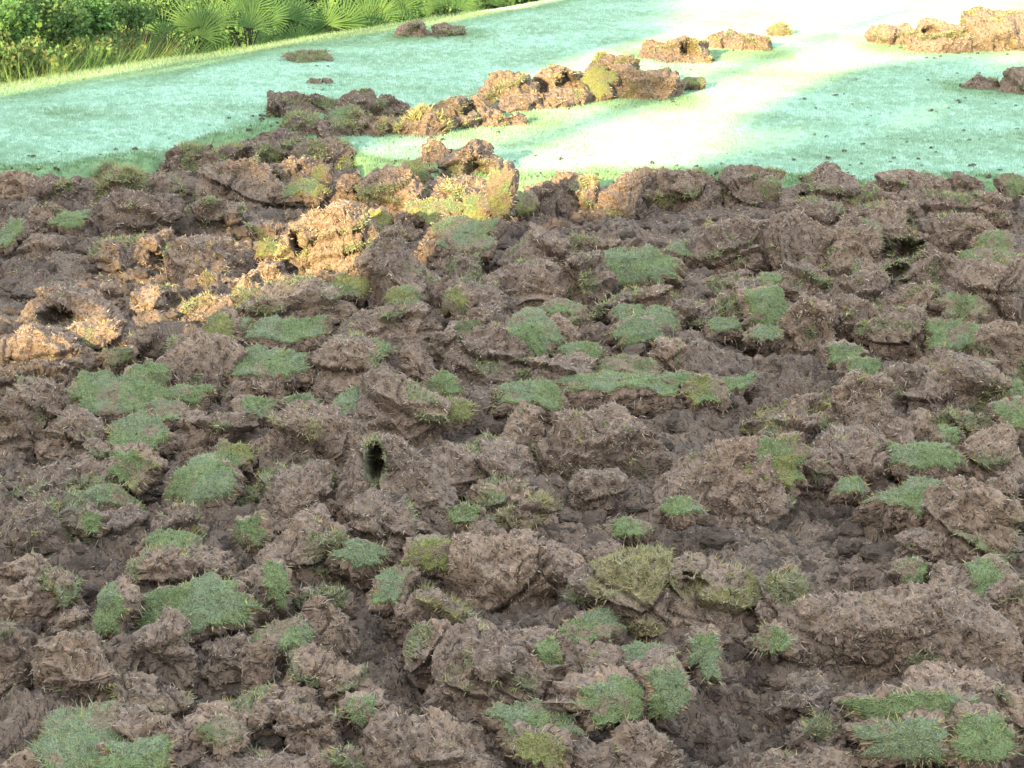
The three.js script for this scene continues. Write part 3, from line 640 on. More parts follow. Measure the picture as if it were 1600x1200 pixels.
T(304, 488, 362, 556, { lean: 62, face: -35, spin: 30, col: 'y', bare: 0.3, look: 'turf strip leaning steeply to the right' });
C(262, 518, 368, 598, { look: 'rough bristly clod', g: 0.08 });
T(362, 538, 474, 596, { lean: 22, col: 'b', bare: 0.35, look: 'wide sloping turf sheet' });
C(360, 568, 434, 612, { look: 'round crumbly ball of soil', g: 0.05 });
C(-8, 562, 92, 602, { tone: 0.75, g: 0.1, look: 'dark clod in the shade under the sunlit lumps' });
T(206, 562, 262, 608, { lean: 40, col: 'd' });
C(12, 588, 114, 692, { look: 'large hollow clod with a black gap', pits: [[86, 666, 13, 12, 0.14]], g: 0.05, rimGreen: 0.3 });
T(100, 578, 246, 656, LM('the broad turf mat', 'broad smooth green turf mat at the left edge of the field', { lean: 25, box: 4, bare: 0.2, th: 0.045, bend: 0.2, spin: 8 }));
C(-14, 624, 40, 700, { g: 0.05 });
T(160, 644, 254, 712, { lean: 24, face: 12, bare: 0.3, look: 'sloping turf sheet below the broad mat' });
C(56, 642, 158, 708, { g: 0.15, look: 'slanting soil slab' });
C(126, 682, 212, 736, { look: 'smooth brown hump', g: 0.03 });
T(240, 620, 288, 662, { lean: 20, face: 30, col: 'g' });
T(254, 598, 330, 632, { lean: 28, col: 'b', bare: 0.3 });
C(268, 636, 378, 700, { look: 'rugged brown clod', g: 0.1 });
T(374, 618, 430, 662, { lean: 38, col: 'g' });
T(450, 612, 500, 646, { lean: 40, col: 'g' });
T(168, 706, 236, 770, LM('the yellow-green round sod', 'round yellow-green sod standing on edge at the left', { lean: 64, col: 'y', bare: 0.25, box: 2.6, th: 0.05, face: -15 }));
T(262, 700, 354, 786, LM('the torn green mat', 'torn green turf mat with ragged lower edge at left of centre', { lean: 32, spin: 35, bare: 0.15, box: 4, col: 'b', bend2: 0.4 }));
T(324, 688, 394, 736, { lean: 45, col: 'y', bare: 0.4 });
C(378, 640, 540, 740, LM('the wide brown mound', 'wide brown mound with a yellow-green patch on its crest', { g: 0.12, col: 'y', peak: 0.45 }));
R(356, 766, 458, 754, 24, { look: 'narrow turf-topped ridge', g: 0.7, gt: 1 });
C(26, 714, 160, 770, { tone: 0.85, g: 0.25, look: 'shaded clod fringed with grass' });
T(104, 754, 210, 794, { lean: 30, bend: 0.7, th: 0.05, col: 'g', look: 'arched turf slab' });
C(150, 784, 220, 826, { g: 0.2 });
T(122, 796, 158, 838, { lean: 58, col: 'd' });
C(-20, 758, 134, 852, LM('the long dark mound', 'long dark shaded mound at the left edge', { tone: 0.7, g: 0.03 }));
R(-10, 894, 70, 872, 38, { look: 'turf-topped wedge of soil', g: 0.3, gt: 1 });
C(248, 782, 306, 834, { g: 0.15, col: 'y' });
T(224, 826, 308, 866, { lean: 16, col: 'g', bare: 0.25 });
T(362, 804, 410, 862, { lean: 66, col: 'd', bare: 0.5, look: 'upright half-bare turf lump' });
C(410, 728, 560, 808, { look: 'large rugged brown clod', g: 0.12 });
C(410, 802, 544, 884, { look: 'large rounded crumbly clod', g: 0.1 });
C(188, 848, 268, 906, { g: 0.05, red: 0.3 });
C(262, 844, 356, 902, { g: 0.08 });
// centre, near
C(552, 580, 656, 680, { look: 'tall heap of piled lumps', lump: 1.3, g: 0.05 });
T(518, 602, 568, 664, { lean: 35, face: -25, col: 'b', bare: 0.3 });
T(670, 614, 740, 662, LM('the grassy tuft', 'low tussock of yellow-green grass near the centre', { lean: 40, col: 'y', shag: 1.4 }));
T(666, 582, 718, 622, { lean: 45, col: 'd', bare: 0.4 });
C(522, 668, 696, 806, LM('the tent mound', 'tent-shaped mound with a dark pointed hole at the centre', { pits: [[589, 722, 13, 27, 0.2]], peak: 0.85, skew: 0.05, g: 0, D: 0.26, cracks: [[0.85, 0.5, 0.03, 0.006, 0.02]], lump: 0.55, rimGreen: 0.9, box: 2.6 }));
R(640, 712, 830, 694, 30, LM('the arched turf ridge', 'arched turf ridge with a bright green edge near the centre', { g: 0.6, gt: 1 }));
C(694, 690, 826, 746, { look: 'smooth hump under the arched turf ridge', g: 0.03 });
C(778, 638, 860, 706, { g: 0.08 });
C(872, 622, 1052, 726, LM('the great wedge', 'great brown wedge of soil sloping down to the right at centre', { g: 0.02, box: 2.8, skew: -0.5, peak: 0.4, k: 0.6 }));
C(854, 668, 922, 722, { g: 0.1, col: 'y' });
C(744, 736, 840, 780, { g: 0.02, look: 'low crumbly hump' });
R(788, 806, 864, 776, 32, { look: 'curled strip of turf with an orange edge', g: 0.5, col: 'y' });
T(700, 786, 756, 824, { lean: 48, col: 'g', shag: 1.6, look: 'small vivid grass tuft with orange straw' });
C(698, 806, 792, 862, { g: 0.06 });
C(902, 724, 960, 770, { g: 0.03 });
C(724, 822, 902, 936, LM('the cracked block', 'big pale cracked block of soil in the near centre', { g: 0, tone: 1.12, box: 3, peak: 0.25, k: 0.7, red: 0.3, lump: 0.8, cracks: [[0.72, -0.7, -0.035, 0.009, 0.035], [0.95, 0.3, 0.08, 0.005, 0.02]] }));
T(634, 834, 724, 910, LM('the rounded green sod', 'rounded bright green sod left of the cracked block', { lean: 56, box: 2.8, col: 'y', bare: 0.15, th: 0.08, bend: 0.4, bend2: 0.4 }));
T(518, 844, 602, 890, { lean: 35, col: 'g', bare: 0.2, th: 0.05 });
C(538, 780, 658, 856, { look: 'pile of small crumbly lumps', lump: 1.4, g: 0.03 });
T(958, 804, 1014, 844, { lean: 30, col: 'g', shag: 1.5, dense: 0.7 });
C(926, 838, 986, 878, { g: 0.2, col: 'y' });
T(990, 854, 1040, 890, { lean: 30, col: 'b' });
C(1046, 684, 1240, 788, LM('the broad crumbling mound', 'broad crumbling mound right of the great wedge', { g: 0.04, lump: 0.9, peak: 0.6 }));
R(1150, 660, 1330, 640, 40, LM('the curved kerb ridge', 'long curved soil ridge like a kerb at the right', { g: 0.12, col: 'y', skew: 0 }));
C(1300, 582, 1410, 696, { look: 'massive smooth-backed clod at the end of the kerb ridge', g: 0.05 });
C(1262, 634, 1336, 684, { g: 0.03 });
C(1204, 630, 1280, 702, { look: 'crumbling face of soil', g: 0.08 });
T(1168, 684, 1266, 760, LM('the bright green flap', 'bright green ragged turf flap at right of centre', { lean: 55, face: 12, spin: 20, col: 'y', bare: 0.12 }));
C(1252, 692, 1306, 740, { g: 0.03, look: 'round soil ball' });
C(1280, 668, 1392, 738, { look: 'clod of three rounded lumps', g: 0.05, lump: 1.2 });
C(1382, 562, 1448, 634, { tone: 0.85, g: 0.15 });
C(1438, 550, 1568, 638, LM('the lipped clod', 'big clod with a dark green lip across its top', { g: 0.12, col: 'd' }));
T(1454, 556, 1540, 586, { lean: 48, col: 'd', bare: 0.1, th: 0.025, look: 'dark green lip of turf' });
T(1562, 588, 1606, 626, { lean: 40, col: 'd' });
C(1422, 626, 1566, 674, { g: 0.12, look: 'long flat clod' });
T(1462, 664, 1506, 694, { lean: 25, col: 'g' });
T(1560, 614, 1606, 678, { lean: 45, face: -20, col: 'b' });
T(1388, 686, 1504, 734, { lean: 26, spin: -12, col: 'b', bare: 0.25, look: 'turf strip with a torn orange edge' });
C(1500, 672, 1606, 736, { g: 0.15, red: 0.3 });
T(1312, 744, 1354, 774, { lean: 20, col: 'g' });
T(1388, 744, 1546, 810, LM('the flat teal turf', 'flat blue-green turf patch lying in the right hollow', { lean: 8, col: 'b', bare: 0.2 }));
C(1546, 732, 1606, 792, { g: 0.08 });
C(1480, 756, 1606, 874, LM('the right boulder clod', 'boulder-like brown clod at the right edge', { g: 0.02, red: 0.2 }));
C(1422, 822, 1498, 874, { g: 0.05 });
T(1036, 774, 1092, 810, { lean: 22, col: 'b' });
// right, near
R(1236, 1006, 1580, 1018, 112, LM('the long brown slab', 'long thick brown soil slab across the lower right', { g: 0.02, box: 3.6, D: 0.15, red: 0.1, tone: 1.05, lump: 0.45, peak: 0.05, skew: 0, sprigs: 5 }));
C(1186, 886, 1270, 980, { look: 'broken left end of the long slab', g: 0.25 });
C(1036, 880, 1192, 990, LM('the lipped hollow clod', 'wide clod with a turf-lipped hollow left of the long slab', { g: 0.05, pits: [[1080, 916, 28, 9, 0.05]], col: 'y', rimGreen: 0.5, lump: 0.7 }));
T(1404, 872, 1456, 914, { lean: 40, col: 'g', shag: 1.3 });
C(1454, 888, 1550, 948, { g: 0.04, red: 0.3 });
T(1522, 866, 1590, 948, { lean: 35, face: -15, col: 'g', bare: 0.35 });
C(1556, 900, 1608, 972, { g: 0.08 });
T(1080, 986, 1128, 1060, { lean: 55, spin: 20, col: 'b', shag: 1.3, bare: 0.2, look: 'tall ragged grass tuft' });
T(1178, 974, 1232, 1028, { lean: 52, col: 'g', shag: 1.2 });
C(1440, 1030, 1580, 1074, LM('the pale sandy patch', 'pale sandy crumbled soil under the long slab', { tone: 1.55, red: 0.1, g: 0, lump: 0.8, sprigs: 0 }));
T(1350, 1082, 1548, 1190, LM('the folded green turf', 'thick green turf folded over at the lower right corner', { lean: 60, bare: 0.12, bend: 0.8, th: 0.07, spin: -6, face: 0, col: 'g', shag: 1.6, box: 2.8 }));
T(1360, 1120, 1500, 1212, { lean: 55, bare: 0.35, col: 'b', th: 0.07, bend: 0.6, bend2: 0.4, spin: 0, face: -8, box: 2.5, shag: 1.4, look: 'front piece of the folded turf' });
T(1488, 1118, 1590, 1202, { lean: 55, bare: 0.2, col: 'g', spin: 15, face: 15, box: 2.5, shag: 1.5, look: 'right piece of the folded turf' });
C(1558, 1070, 1610, 1156, { g: 0.03, red: 0.3 });
C(1186, 1154, 1340, 1216, { look: 'bristly clod at the bottom edge', g: 0.02 });
T(1014, 1044, 1080, 1146, LM('the right twin sod', 'upright sod on edge with orange roots, right of a pair', { lean: 70, face: 15, col: 'g', bare: 0.35, th: 0.08 }));
T(908, 1062, 1024, 1154, LM('the left twin sod', 'upright green sod face, left of a pair at the bottom', { lean: 62, bare: 0.25, col: 'g', th: 0.08 }));
C(1214, 1052, 1316, 1126, { g: 0.03, tone: 0.8 });
C(1244, 1098, 1344, 1164, { g: 0.02, tone: 0.75 });
// centre, bottom
C(720, 962, 894, 1096, LM('the near brown boulder', 'big brown boulder of soil with green right side near the bottom', { g: 0.1, box: 2.8, peak: 0.3 }));
T(846, 998, 886, 1070, { lean: 76, face: 35, col: 'y', bare: 0.1, look: 'yellow-green side of the near boulder' });
C(636, 960, 732, 1030, { g: 0.08 });
C(614, 910, 722, 976, { look: 'clod with a yellow grass tuft on top', g: 0.2, col: 'y', gt: 1 });
T(584, 876, 634, 948, { lean: 22, col: 'b', bare: 0.5 });
C(876, 1004, 966, 1084, { g: 0.05 });
T(888, 950, 976, 1004, { lean: 22, face: 25, col: 'b', bare: 0.4 });
T(966, 994, 1060, 1054, { lean: 18, col: 'b', bare: 0.4 });
C(892, 874, 996, 966, { look: 'rough slanting clod', g: 0.12 });
C(950, 884, 1064, 984, { look: 'clod matted with yellow-green grass', g: 0.45, col: 'y' });
T(768, 1092, 908, 1162, { lean: 20, col: 'b', bare: 0.4, look: 'flat worn turf in the bottom hollow' });
T(798, 1140, 888, 1204, { lean: 45, col: 'y', look: 'rounded sod with orange grass' });
C(664, 1024, 774, 1096, { g: 0.15, col: 'y' });
C(518, 1030, 592, 1104, { g: 0.1 });
T(534, 1086, 592, 1136, { lean: 46, col: 'y', shag: 1.2 });
C(572, 1114, 646, 1214, { g: 0.12, col: 'y' });
C(624, 1122, 768, 1216, { look: 'wide cracked clod with a pale sprout', g: 0.02 });
C(514, 1158, 578, 1214, { g: 0.02 });
C(884, 1142, 966, 1214, { g: 0.06 });
C(962, 1126, 1062, 1214, { g: 0.06 });
// left, near
T(210, 900, 388, 994, LM('the long turf strip', 'long green turf strip laid over clods at the lower left', { lean: 34, spin: -10, bare: 0.15, box: 3.6, bend: 0.3, th: 0.05, shag: 1.2 }));
C(216, 954, 282, 1052, { look: 'upright soil finger under the long turf strip', box: 3.2, g: 0.02 });
C(310, 980, 388, 1036, { g: 0.15 });
T(142, 912, 192, 998, { lean: 64, face: -30, spin: 20, col: 'g', bare: 0.25, look: 'upright turf fin' });
C(90, 940, 154, 984, { g: 0.12 });
C(54, 988, 148, 1100, LM('the left boulder', 'tall rough boulder clod at the lower left', { g: 0.06, box: 2.8 }));
C(140, 990, 214, 1068, { tone: 0.75, g: 0.04 });
C(-16, 984, 40, 1082, { tone: 0.85, g: 0.05 });
R(38, 1010, 120, 998, 24, { g: 0.5, gt: 1, look: 'low turf strip' });
T(22, 1090, 194, 1206, LM('the teal turf patch', 'blue-green turf patch in the bottom left corner', { lean: 12, col: 'b', bare: 0.2, shag: 1.4 }));
C(192, 1104, 270, 1186, { look: 'crumbly clod on the teal turf', g: 0.03, lump: 1.3 });
T(154, 1150, 270, 1210, { lean: 24, col: 'g', bare: 0.25 });
C(166, 1050, 246, 1108, { g: 0.25, col: 'y' });
C(226, 1064, 290, 1114, { g: 0.2, col: 'y' });
C(278, 900, 416, 966, { tone: 0.75, g: 0.04, look: 'dark slumped clod' });
T(412, 876, 452, 950, { lean: 60, face: 20, col: 'g', bare: 0.3 });
C(354, 886, 420, 932, { g: 0.15 });
C(446, 932, 540, 1006, { look: 'orange-brown bristly clod', red: 0.6, g: 0.05 });
R(466, 936, 542, 926, 40, { g: 0.35, gt: 1, look: 'turf-topped slab over a dark gap' });
T(396, 964, 482, 1020, { lean: 22, col: 'b', bare: 0.5 });
C(380, 976, 420, 1064, { look: 'narrow upright clod', g: 0.25, box: 3.2 });
C(422, 1006, 500, 1082, { g: 0.08, red: 0.4 });
C(-12, 892, 54, 946, { g: 0.12 });
C(48, 886, 118, 950, { g: 0.05, tone: 0.85 });
R(272, 1164, 542, 1062, 56, LM('the diagonal ridge', 'long low diagonal soil ridge near the bottom left', { g: 0.1, lump: 1.1 }));
C(440, 1090, 530, 1162, { g: 0.05 });
T(312, 1120, 380, 1170, { lean: 18, col: 'd', bare: 0.5 });
C(284, 1158, 484, 1220, { look: 'wide low clod along the bottom edge', g: 0.03 });
C(474, 1158, 546, 1216, { g: 0.1 });
C(-14, 1158, 58, 1218, { red: 0.7, tone: 1.1, g: 0.1, col: 'y', look: 'orange-brown clod in the very corner' });
C(28, 1150, 88, 1186, { g: 0.05 });

// ---------------------------------------------------------------- torn-up heaps out on the lawn
const OUT = { y: 0, onLawn: true };
C(420, 150, 476, 188, { ...OUT, look: 'shaggy left end of the long row on the lawn', g: 0.4, col: 'd', shag: 2, tone: 0.8 });
C(470, 148, 530, 182, { ...OUT, g: 0.1, tone: 0.7 });
C(522, 148, 592, 190, LM('the dark row', 'dark upright clod in the middle of the long row on the lawn', { ...OUT, g: 0.05, tone: 0.7, box: 3.2 }));
C(584, 152, 638, 188, { ...OUT, look: 'right end of the dark row', g: 0.1, tone: 0.72 });
T(512, 178, 566, 206, { ...OUT, lean: 30, col: 'g', look: 'green turf slab before the dark row' });
C(440, 182, 500, 216, { ...OUT, g: 0.4, shag: 1.6, tone: 0.8 });
C(496, 194, 560, 218, { ...OUT, g: 0.3, shag: 1.5, tone: 0.8 });
C(552, 178, 620, 218, { ...OUT, look: 'grassy clod in front of the dark row', g: 0.5, col: 'd', shag: 1.8 });
C(614, 174, 688, 218, { ...OUT, look: 'brown and green grassy clod', g: 0.5, shag: 1.8, col: 'y' });
C(680, 146, 732, 190, { ...OUT, g: 0.15, tone: 0.8 });
C(726, 150, 762, 184, { ...OUT, g: 0.1, tone: 0.85, peak: 0.7 });
C(742, 168, 782, 192, { ...OUT, g: 0.02 });
R(690, 206, 820, 196, 18, { ...OUT, look: 'low trail of soil between the heaps', g: 0.15 });
C(772, 112, 836, 168, { ...OUT, look: 'crumbling left shoulder of the lawn heap', g: 0.2 });
R(784, 176, 924, 162, 22, { ...OUT, look: 'low crumbled soil in front of the lawn heap', g: 0.02 });
C(846, 98, 922, 160, LM('the lawn heap', 'big lump with a shaded hollow in the large heap on the lawn', { ...OUT, g: 0.05, pits: [[890, 134, 20, 20, 0.14]], rimGreen: 0.1 }));
T(908, 112, 958, 158, { ...OUT, lean: 60, col: 'y', look: 'green turf face in the lawn heap' });
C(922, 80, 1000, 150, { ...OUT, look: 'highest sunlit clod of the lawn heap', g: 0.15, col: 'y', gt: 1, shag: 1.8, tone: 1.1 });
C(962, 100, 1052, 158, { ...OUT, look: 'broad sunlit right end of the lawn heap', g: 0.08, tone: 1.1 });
T(1066, 126, 1104, 142, { ...OUT, lean: 35, col: 'y' });
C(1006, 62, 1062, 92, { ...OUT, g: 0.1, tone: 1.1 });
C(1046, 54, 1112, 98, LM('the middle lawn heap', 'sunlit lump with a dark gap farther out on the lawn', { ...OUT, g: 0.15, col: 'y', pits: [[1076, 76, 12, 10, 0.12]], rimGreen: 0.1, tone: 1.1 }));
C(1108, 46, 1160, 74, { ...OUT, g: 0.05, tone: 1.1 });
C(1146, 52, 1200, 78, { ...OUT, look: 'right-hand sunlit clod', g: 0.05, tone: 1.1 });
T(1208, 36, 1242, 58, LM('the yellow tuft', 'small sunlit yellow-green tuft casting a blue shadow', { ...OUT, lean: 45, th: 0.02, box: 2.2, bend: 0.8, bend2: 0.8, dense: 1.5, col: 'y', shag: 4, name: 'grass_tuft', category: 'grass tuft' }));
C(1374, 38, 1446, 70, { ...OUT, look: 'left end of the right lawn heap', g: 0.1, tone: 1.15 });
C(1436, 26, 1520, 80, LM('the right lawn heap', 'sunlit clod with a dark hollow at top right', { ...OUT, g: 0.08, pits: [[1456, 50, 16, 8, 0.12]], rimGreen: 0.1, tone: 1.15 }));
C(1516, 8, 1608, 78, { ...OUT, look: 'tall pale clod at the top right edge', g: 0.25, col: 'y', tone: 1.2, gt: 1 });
R(1440, 82, 1606, 78, 24, { ...OUT, look: 'low rim of crumbs in front', g: 0.02, tone: 1.1 });
C(1512, 118, 1566, 140, { ...OUT, look: 'low brown clod with a grassy side', g: 0.25 });
C(1572, 104, 1612, 146, { ...OUT, look: 'dark clod cut by the picture edge', g: 0.1 });
C(628, 24, 674, 54, LM('the small pyramid', 'small pyramid clod alone near the top of the lawn', { ...OUT, g: 0, peak: 0.85, red: 0.5, tone: 1.1 }));
C(676, 38, 722, 54, { ...OUT, look: 'flat clod right of the pyramid', g: 0.15 });
T(448, 82, 512, 98, LM('the dry tussock', 'low dark green tussock on the pale lawn', { ...OUT, lean: 8, th: 0.008, bare: 0.5, bend: 0.1, bend2: 0.1, dense: 1.6, col: 'd', shag: 2.4, name: 'grass_tuft', category: 'grass tuft' }));
C(484, 122, 500, 133, { ...OUT, look: 'left one of two crumbs on the lawn', g: 0 });
C(503, 122, 517, 132, { ...OUT, look: 'right one of two crumbs on the lawn', g: 0 });

// ---------------------------------------------------------------- descriptions
{
  const cx = i => (i.u0 + i.u1) / 2, cy = i => (i.v0 + i.v1) / 2, marks = items.filter(i => i.o.nm), taken = new Set();
  const looks = (i) => {
    if (i.o.look) return i.o.look;
    const big = Math.max(i.W, i.V), size = big > 0.27 ? 'big' : big > 0.16 ? 'mid-sized' : 'small', ar = i.W / i.V;
    if (i.kind === 'T') return `${size} ${{ g: 'green', b: 'blue-green', y: 'yellow-green', d: 'dark green' }[i.col]} ${i.lean < 27 ? 'flat-lying' : i.lean > 56 ? 'upright' : 'tilted'} turf piece`;
    const g = i.o.g ?? 0;
    return `${size} ${ar > 2.1 ? 'long low' : ar > 1.5 ? 'broad' : ar < 0.95 ? 'upright' : 'rounded'} ${(i.o.tone ?? 1) < 0.87 ? 'dark brown' : (i.o.red ?? 0) > 0.25 ? 'reddish brown' : 'brown'} clod${g > 0.22 ? ' with grassy patches' : g > 0.11 ? ' with green flecks' : ''}`;
  };
  const rel = (i, m) => {
    const dx = cx(i) - cx(m), dy = (cy(i) - cy(m)) * 1.5, ax = Math.abs(dx), ay = Math.abs(dy);
    if (ax > 2.2 * ay) return dx < 0 ? 'left of' : 'right of';
    if (ay > 2.2 * ax) return dy < 0 ? 'behind' : 'in front of';
    return (dy < 0 ? 'behind and ' : 'in front and ') + (dx < 0 ? 'left of' : 'right of');
  };
  const dist = (a, b) => Math.hypot(cx(a) - cx(b), (cy(a) - cy(b)) * 1.5);
  for (const m of marks) taken.add(m.o.label);
  for (const i of items) {
    const u = i.t.userData;
    if (i.o.label) { u.label = i.o.label; continue; }
    const near = [...marks].sort((a, b) => dist(i, a) - dist(i, b)), L = looks(i), tries = [];
    if (i.o.look && /(leaning on|against|under|at the end of|beside|below the|on the teal|of the|alone|in front of) .*(slab|flap|heap|row|ridge|turf|burrow|mat|strip|boulder)/.test(L)) tries.push(L);
    for (const m of near.slice(0, 2)) tries.push(`${L}, ${rel(i, m)} ${m.o.nm}`);
    for (let a = 0; a < 4; a++) for (let b = a + 1; b < 5; b++) {
      const A = near[a], B = near[b], t = ((cx(i) - cx(A)) * (cx(B) - cx(A)) + (cy(i) - cy(A)) * (cy(B) - cy(A)) * 2.25) / (dist(A, B) ** 2);
      if (t > 0.2 && t < 0.8) tries.push(`${L}, between ${A.o.nm} and ${B.o.nm}`);
    }
    for (const m of near.slice(2, 6)) tries.push(`${L}, ${rel(i, m)} ${m.o.nm}`);
    u.label = tries.find(s => !taken.has(s) && s.split(' ').length <= 16) ?? tries[0];
    if (taken.has(u.label)) console.log('same label:', u.label);
    taken.add(u.label);
  }
}
for (const i of items) i.t.userData.group ??= i.kind === 'T' ? 'torn turf pieces thrown up on the lawn' : 'soil clods thrown up on the lawn';
// ---------------------------------------------------------------- loose crumbs and straw
function lumpGeo(seed) {
  const g = new THREE.IcosahedronGeometry(1, 4), p = g.attributes.position, v = new THREE.Vector3();
  for (let i = 0; i < p.count; i++) { v.fromBufferAttribute(p, i); const d = 1 + 0.45 * N3(v.x * 1.3 + seed, v.y * 1.3, v.z * 1.3) + 0.25 * (0.5 - Math.abs(N3(v.x * 3 + seed, v.y * 3, v.z * 3)) * 2); v.multiplyScalar(d); v.y *= 0.75; p.setXYZ(i, v.x, v.y, v.z); }
  g.computeVertexNormals();
  const col = new Float32Array(p.count * 3); for (let i = 0; i < p.count; i++) col.set([1, 1, 1], i * 3); g.setAttribute('color', new THREE.BufferAttribute(col, 3));
  return g;
}
function crumbsOn(name, label, n, seed, spot, size, tone) {
  const r = rng(seed), m = new THREE.InstancedMesh(lumpGeo(seed), soilMat, n), M = new THREE.Matrix4(), Q = new THREE.Quaternion(), E = new THREE.Euler(), c = new THREE.Color();
  for (let i = 0; i < n; i++) {
    const [x, y, z] = spot(r), s = size(r);
    Q.setFromEuler(E.set((r() - 0.5) * 1.2, r() * 6.28, (r() - 0.5) * 1.2));
    M.compose(new THREE.Vector3(x, y + s * 0.25, z), Q, new THREE.Vector3(s * (0.8 + 0.5 * r()), s * (0.7 + 0.4 * r()), s)); m.setMatrixAt(i, M);
    const k = soilColor(r() - 0.5, r(), tone); m.setColorAt(i, c.setRGB(...k));
  }
  m.name = name; m.castShadow = m.receiveShadow = true; m.userData = { label, category: 'soil crumbs', kind: 'stuff' }; scene.add(m);
}
const soilSpot = (r) => { for (;;) { const z = -2.4 - 7.4 * Math.pow(r(), 1.2), x = (r() - 0.5) * 2 * (0.3 + 0.32 * -z); if (inSoil(x, z) > -0.05 * r()) return [x, soilY(x, z, false), z]; } };
crumbsOn('soil_crumbs', 'loose brown soil crumbs strewn between the clods', 9000, 5, soilSpot, (r) => 0.005 + 0.022 * Math.pow(r(), 2.2), 0.92);
crumbsOn('soil_crumbs', 'bigger loose soil lumps strewn among the clods', 2400, 6, soilSpot, (r) => 0.016 + 0.03 * Math.pow(r(), 2), 0.95);
// crumbs kicked out over the lawn, thick by the churned edge and the heaps, thin elsewhere
const lawnHeaps = items.filter(i => i.o.onLawn);
crumbsOn('soil_crumbs', 'scattered dark soil crumbs on the dewy lawn', 900, 7, (r) => {
  for (;;) {
    let x, z; const k = r();
    if (k < 0.45) { const i = lawnHeaps[Math.floor(r() * lawnHeaps.length)], a = at(lerp(i.u0, i.u1, -0.25 + 1.5 * r()), i.v1 + (r() - 0.3) * 16); x = a.x; z = a.z; }
    else if (k < 0.85) { x = (r() - 0.5) * 7; z = rimZ(x) - Math.pow(r(), 2) * 0.5; }
    else { const a = at(1250 + r() * 350, 110 + r() * 170); x = a.x; z = a.z; }
    if (inSoil(x, z) < 0.02) return [x, turfY(x, z), z];
  }
}, (r) => 0.003 + 0.011 * Math.pow(r(), 4), 0.8);
{
  const r = rng(77), s = new Slivers();
  for (let i = 0; i < 60000; i++) {
    const [x, y, z] = soilSpot(r), yy = soilY(x, z), f = clamp(-z / 4, 0.8, 2), l = (0.005 + 0.013 * r()) * Math.sqrt(f), a = r() * 6.28;
    s.add(x, yy + 0.002, z, Math.cos(a) * l, (r() - 0.2) * l * 0.8, Math.sin(a) * l, 0.0007 * f * (0.6 + r()), pick(FIBRES, r).map(q => q * (0.7 + 0.5 * r())), r, false);
  }
  const m = s.build('straw', fibreMat, scene); m.userData = { label: 'dead straw and root threads littering the soil', category: 'straw', kind: 'stuff' };
}
{ // torn-off grass lying about in little sprigs
  const r = rng(79), s = new Slivers();
  for (let k = 0; k < 1000; k++) {
    const [x, , z] = soilSpot(r), yl = r(), m = 10 + 22 * r(), sp = 0.01 + 0.03 * r(), f = clamp(-z / 4.5, 0.8, 1.8);
    for (let i = 0; i < m; i++) {
      const a = r() * 6.28, d = sp * Math.sqrt(r()), l = (0.006 + 0.009 * r()) * Math.sqrt(f), X = x + Math.cos(a) * d, Z = z + Math.sin(a) * d;
      s.add(X, soilY(X, Z), Z, (r() - 0.5) * 1.4 * l, (0.1 + 0.8 * r()) * l, (r() - 0.5) * 1.4 * l, 0.0011 * f, r() < yl * 0.6 ? pick([[0.40, 0.30, 0.12], [0.34, 0.32, 0.11]], r) : bladeColor(r() < 0.5 ? 'y' : 'b', r), r, false);
    }
  }
  const m = s.build('grass_sprigs', bladeMat, scene); m.userData = { label: 'torn green and yellow grass sprigs littering the soil', category: 'grass', kind: 'stuff' };
}
{ // the lawn's own blades, a carpet of short tufts
  const g = new Slivers(), r = rng(88);
  for (let i = 0; i < 7; i++) g.add((r() - 0.5) * 0.03, 0, (r() - 0.5) * 0.03, (r() - 0.5) * 0.012, 0.012 + 0.008 * r(), (r() - 0.5) * 0.012, 0.0014, [1, 1, 1], r, false);
  const n = 150000, m = new THREE.InstancedMesh(geom(g.p, g.n, null, g.c, null), bladeMat, n), M = new THREE.Matrix4(), Q = new THREE.Quaternion(), E = new THREE.Euler(), c = new THREE.Color();
  for (let i = 0; i < n;) {
    const z = -6.2 - 11 * Math.pow(r(), 1.2), x = (r() - 0.5) * 2 * (0.3 + 0.32 * -z);
    if (inSoil(x, z) > 0.12 || pastCrest(x, z) > 1.5) continue;
    Q.setFromEuler(E.set(0, r() * 6.28, 0)); const s = 0.7 + 0.6 * r();
    M.compose(new THREE.Vector3(x, turfY(x, z) - 0.002, z), Q, new THREE.Vector3(s, s, s)); m.setMatrixAt(i, M);
    const k = turfColor(x, 0, z), b = 0.9 + 0.2 * r(); m.setColorAt(i, c.setRGB(k[0] * b, k[1] * b, k[2] * b)); i++;
  }
  m.name = 'grass'; m.receiveShadow = true; m.userData = { label: 'short mown grass grey-green with dew', category: 'grass', kind: 'stuff' }; scene.add(m);
}

{ // rougher, unmown grass along the crest
  const r = rng(91), s = new Slivers();
  for (let i = 0; i < 26000; i++) {
    const t = r() * 1.25 - 0.1, d = 0.55 + 1.2 * r(), x = lerp(CR0.x, CR1.x, t) + CRD.y * d, z = lerp(CR0.z, CR1.z, t) - CRD.x * d, l = 0.02 + 0.05 * r() * sstep(0.2, 1.3, d);
    s.add(x, turfY(x, z) - 0.004, z, (r() - 0.5) * l, l, (r() - 0.5) * l, 0.0025, pick([[0.11, 0.18, 0.075], [0.15, 0.23, 0.12], [0.14, 0.18, 0.08]], r), r, false);
  }
  const m = s.build('rough_grass', bladeMat, scene); m.userData = { label: 'rough unmown grass along the crest before the thicket', category: 'grass', kind: 'stuff' };
}

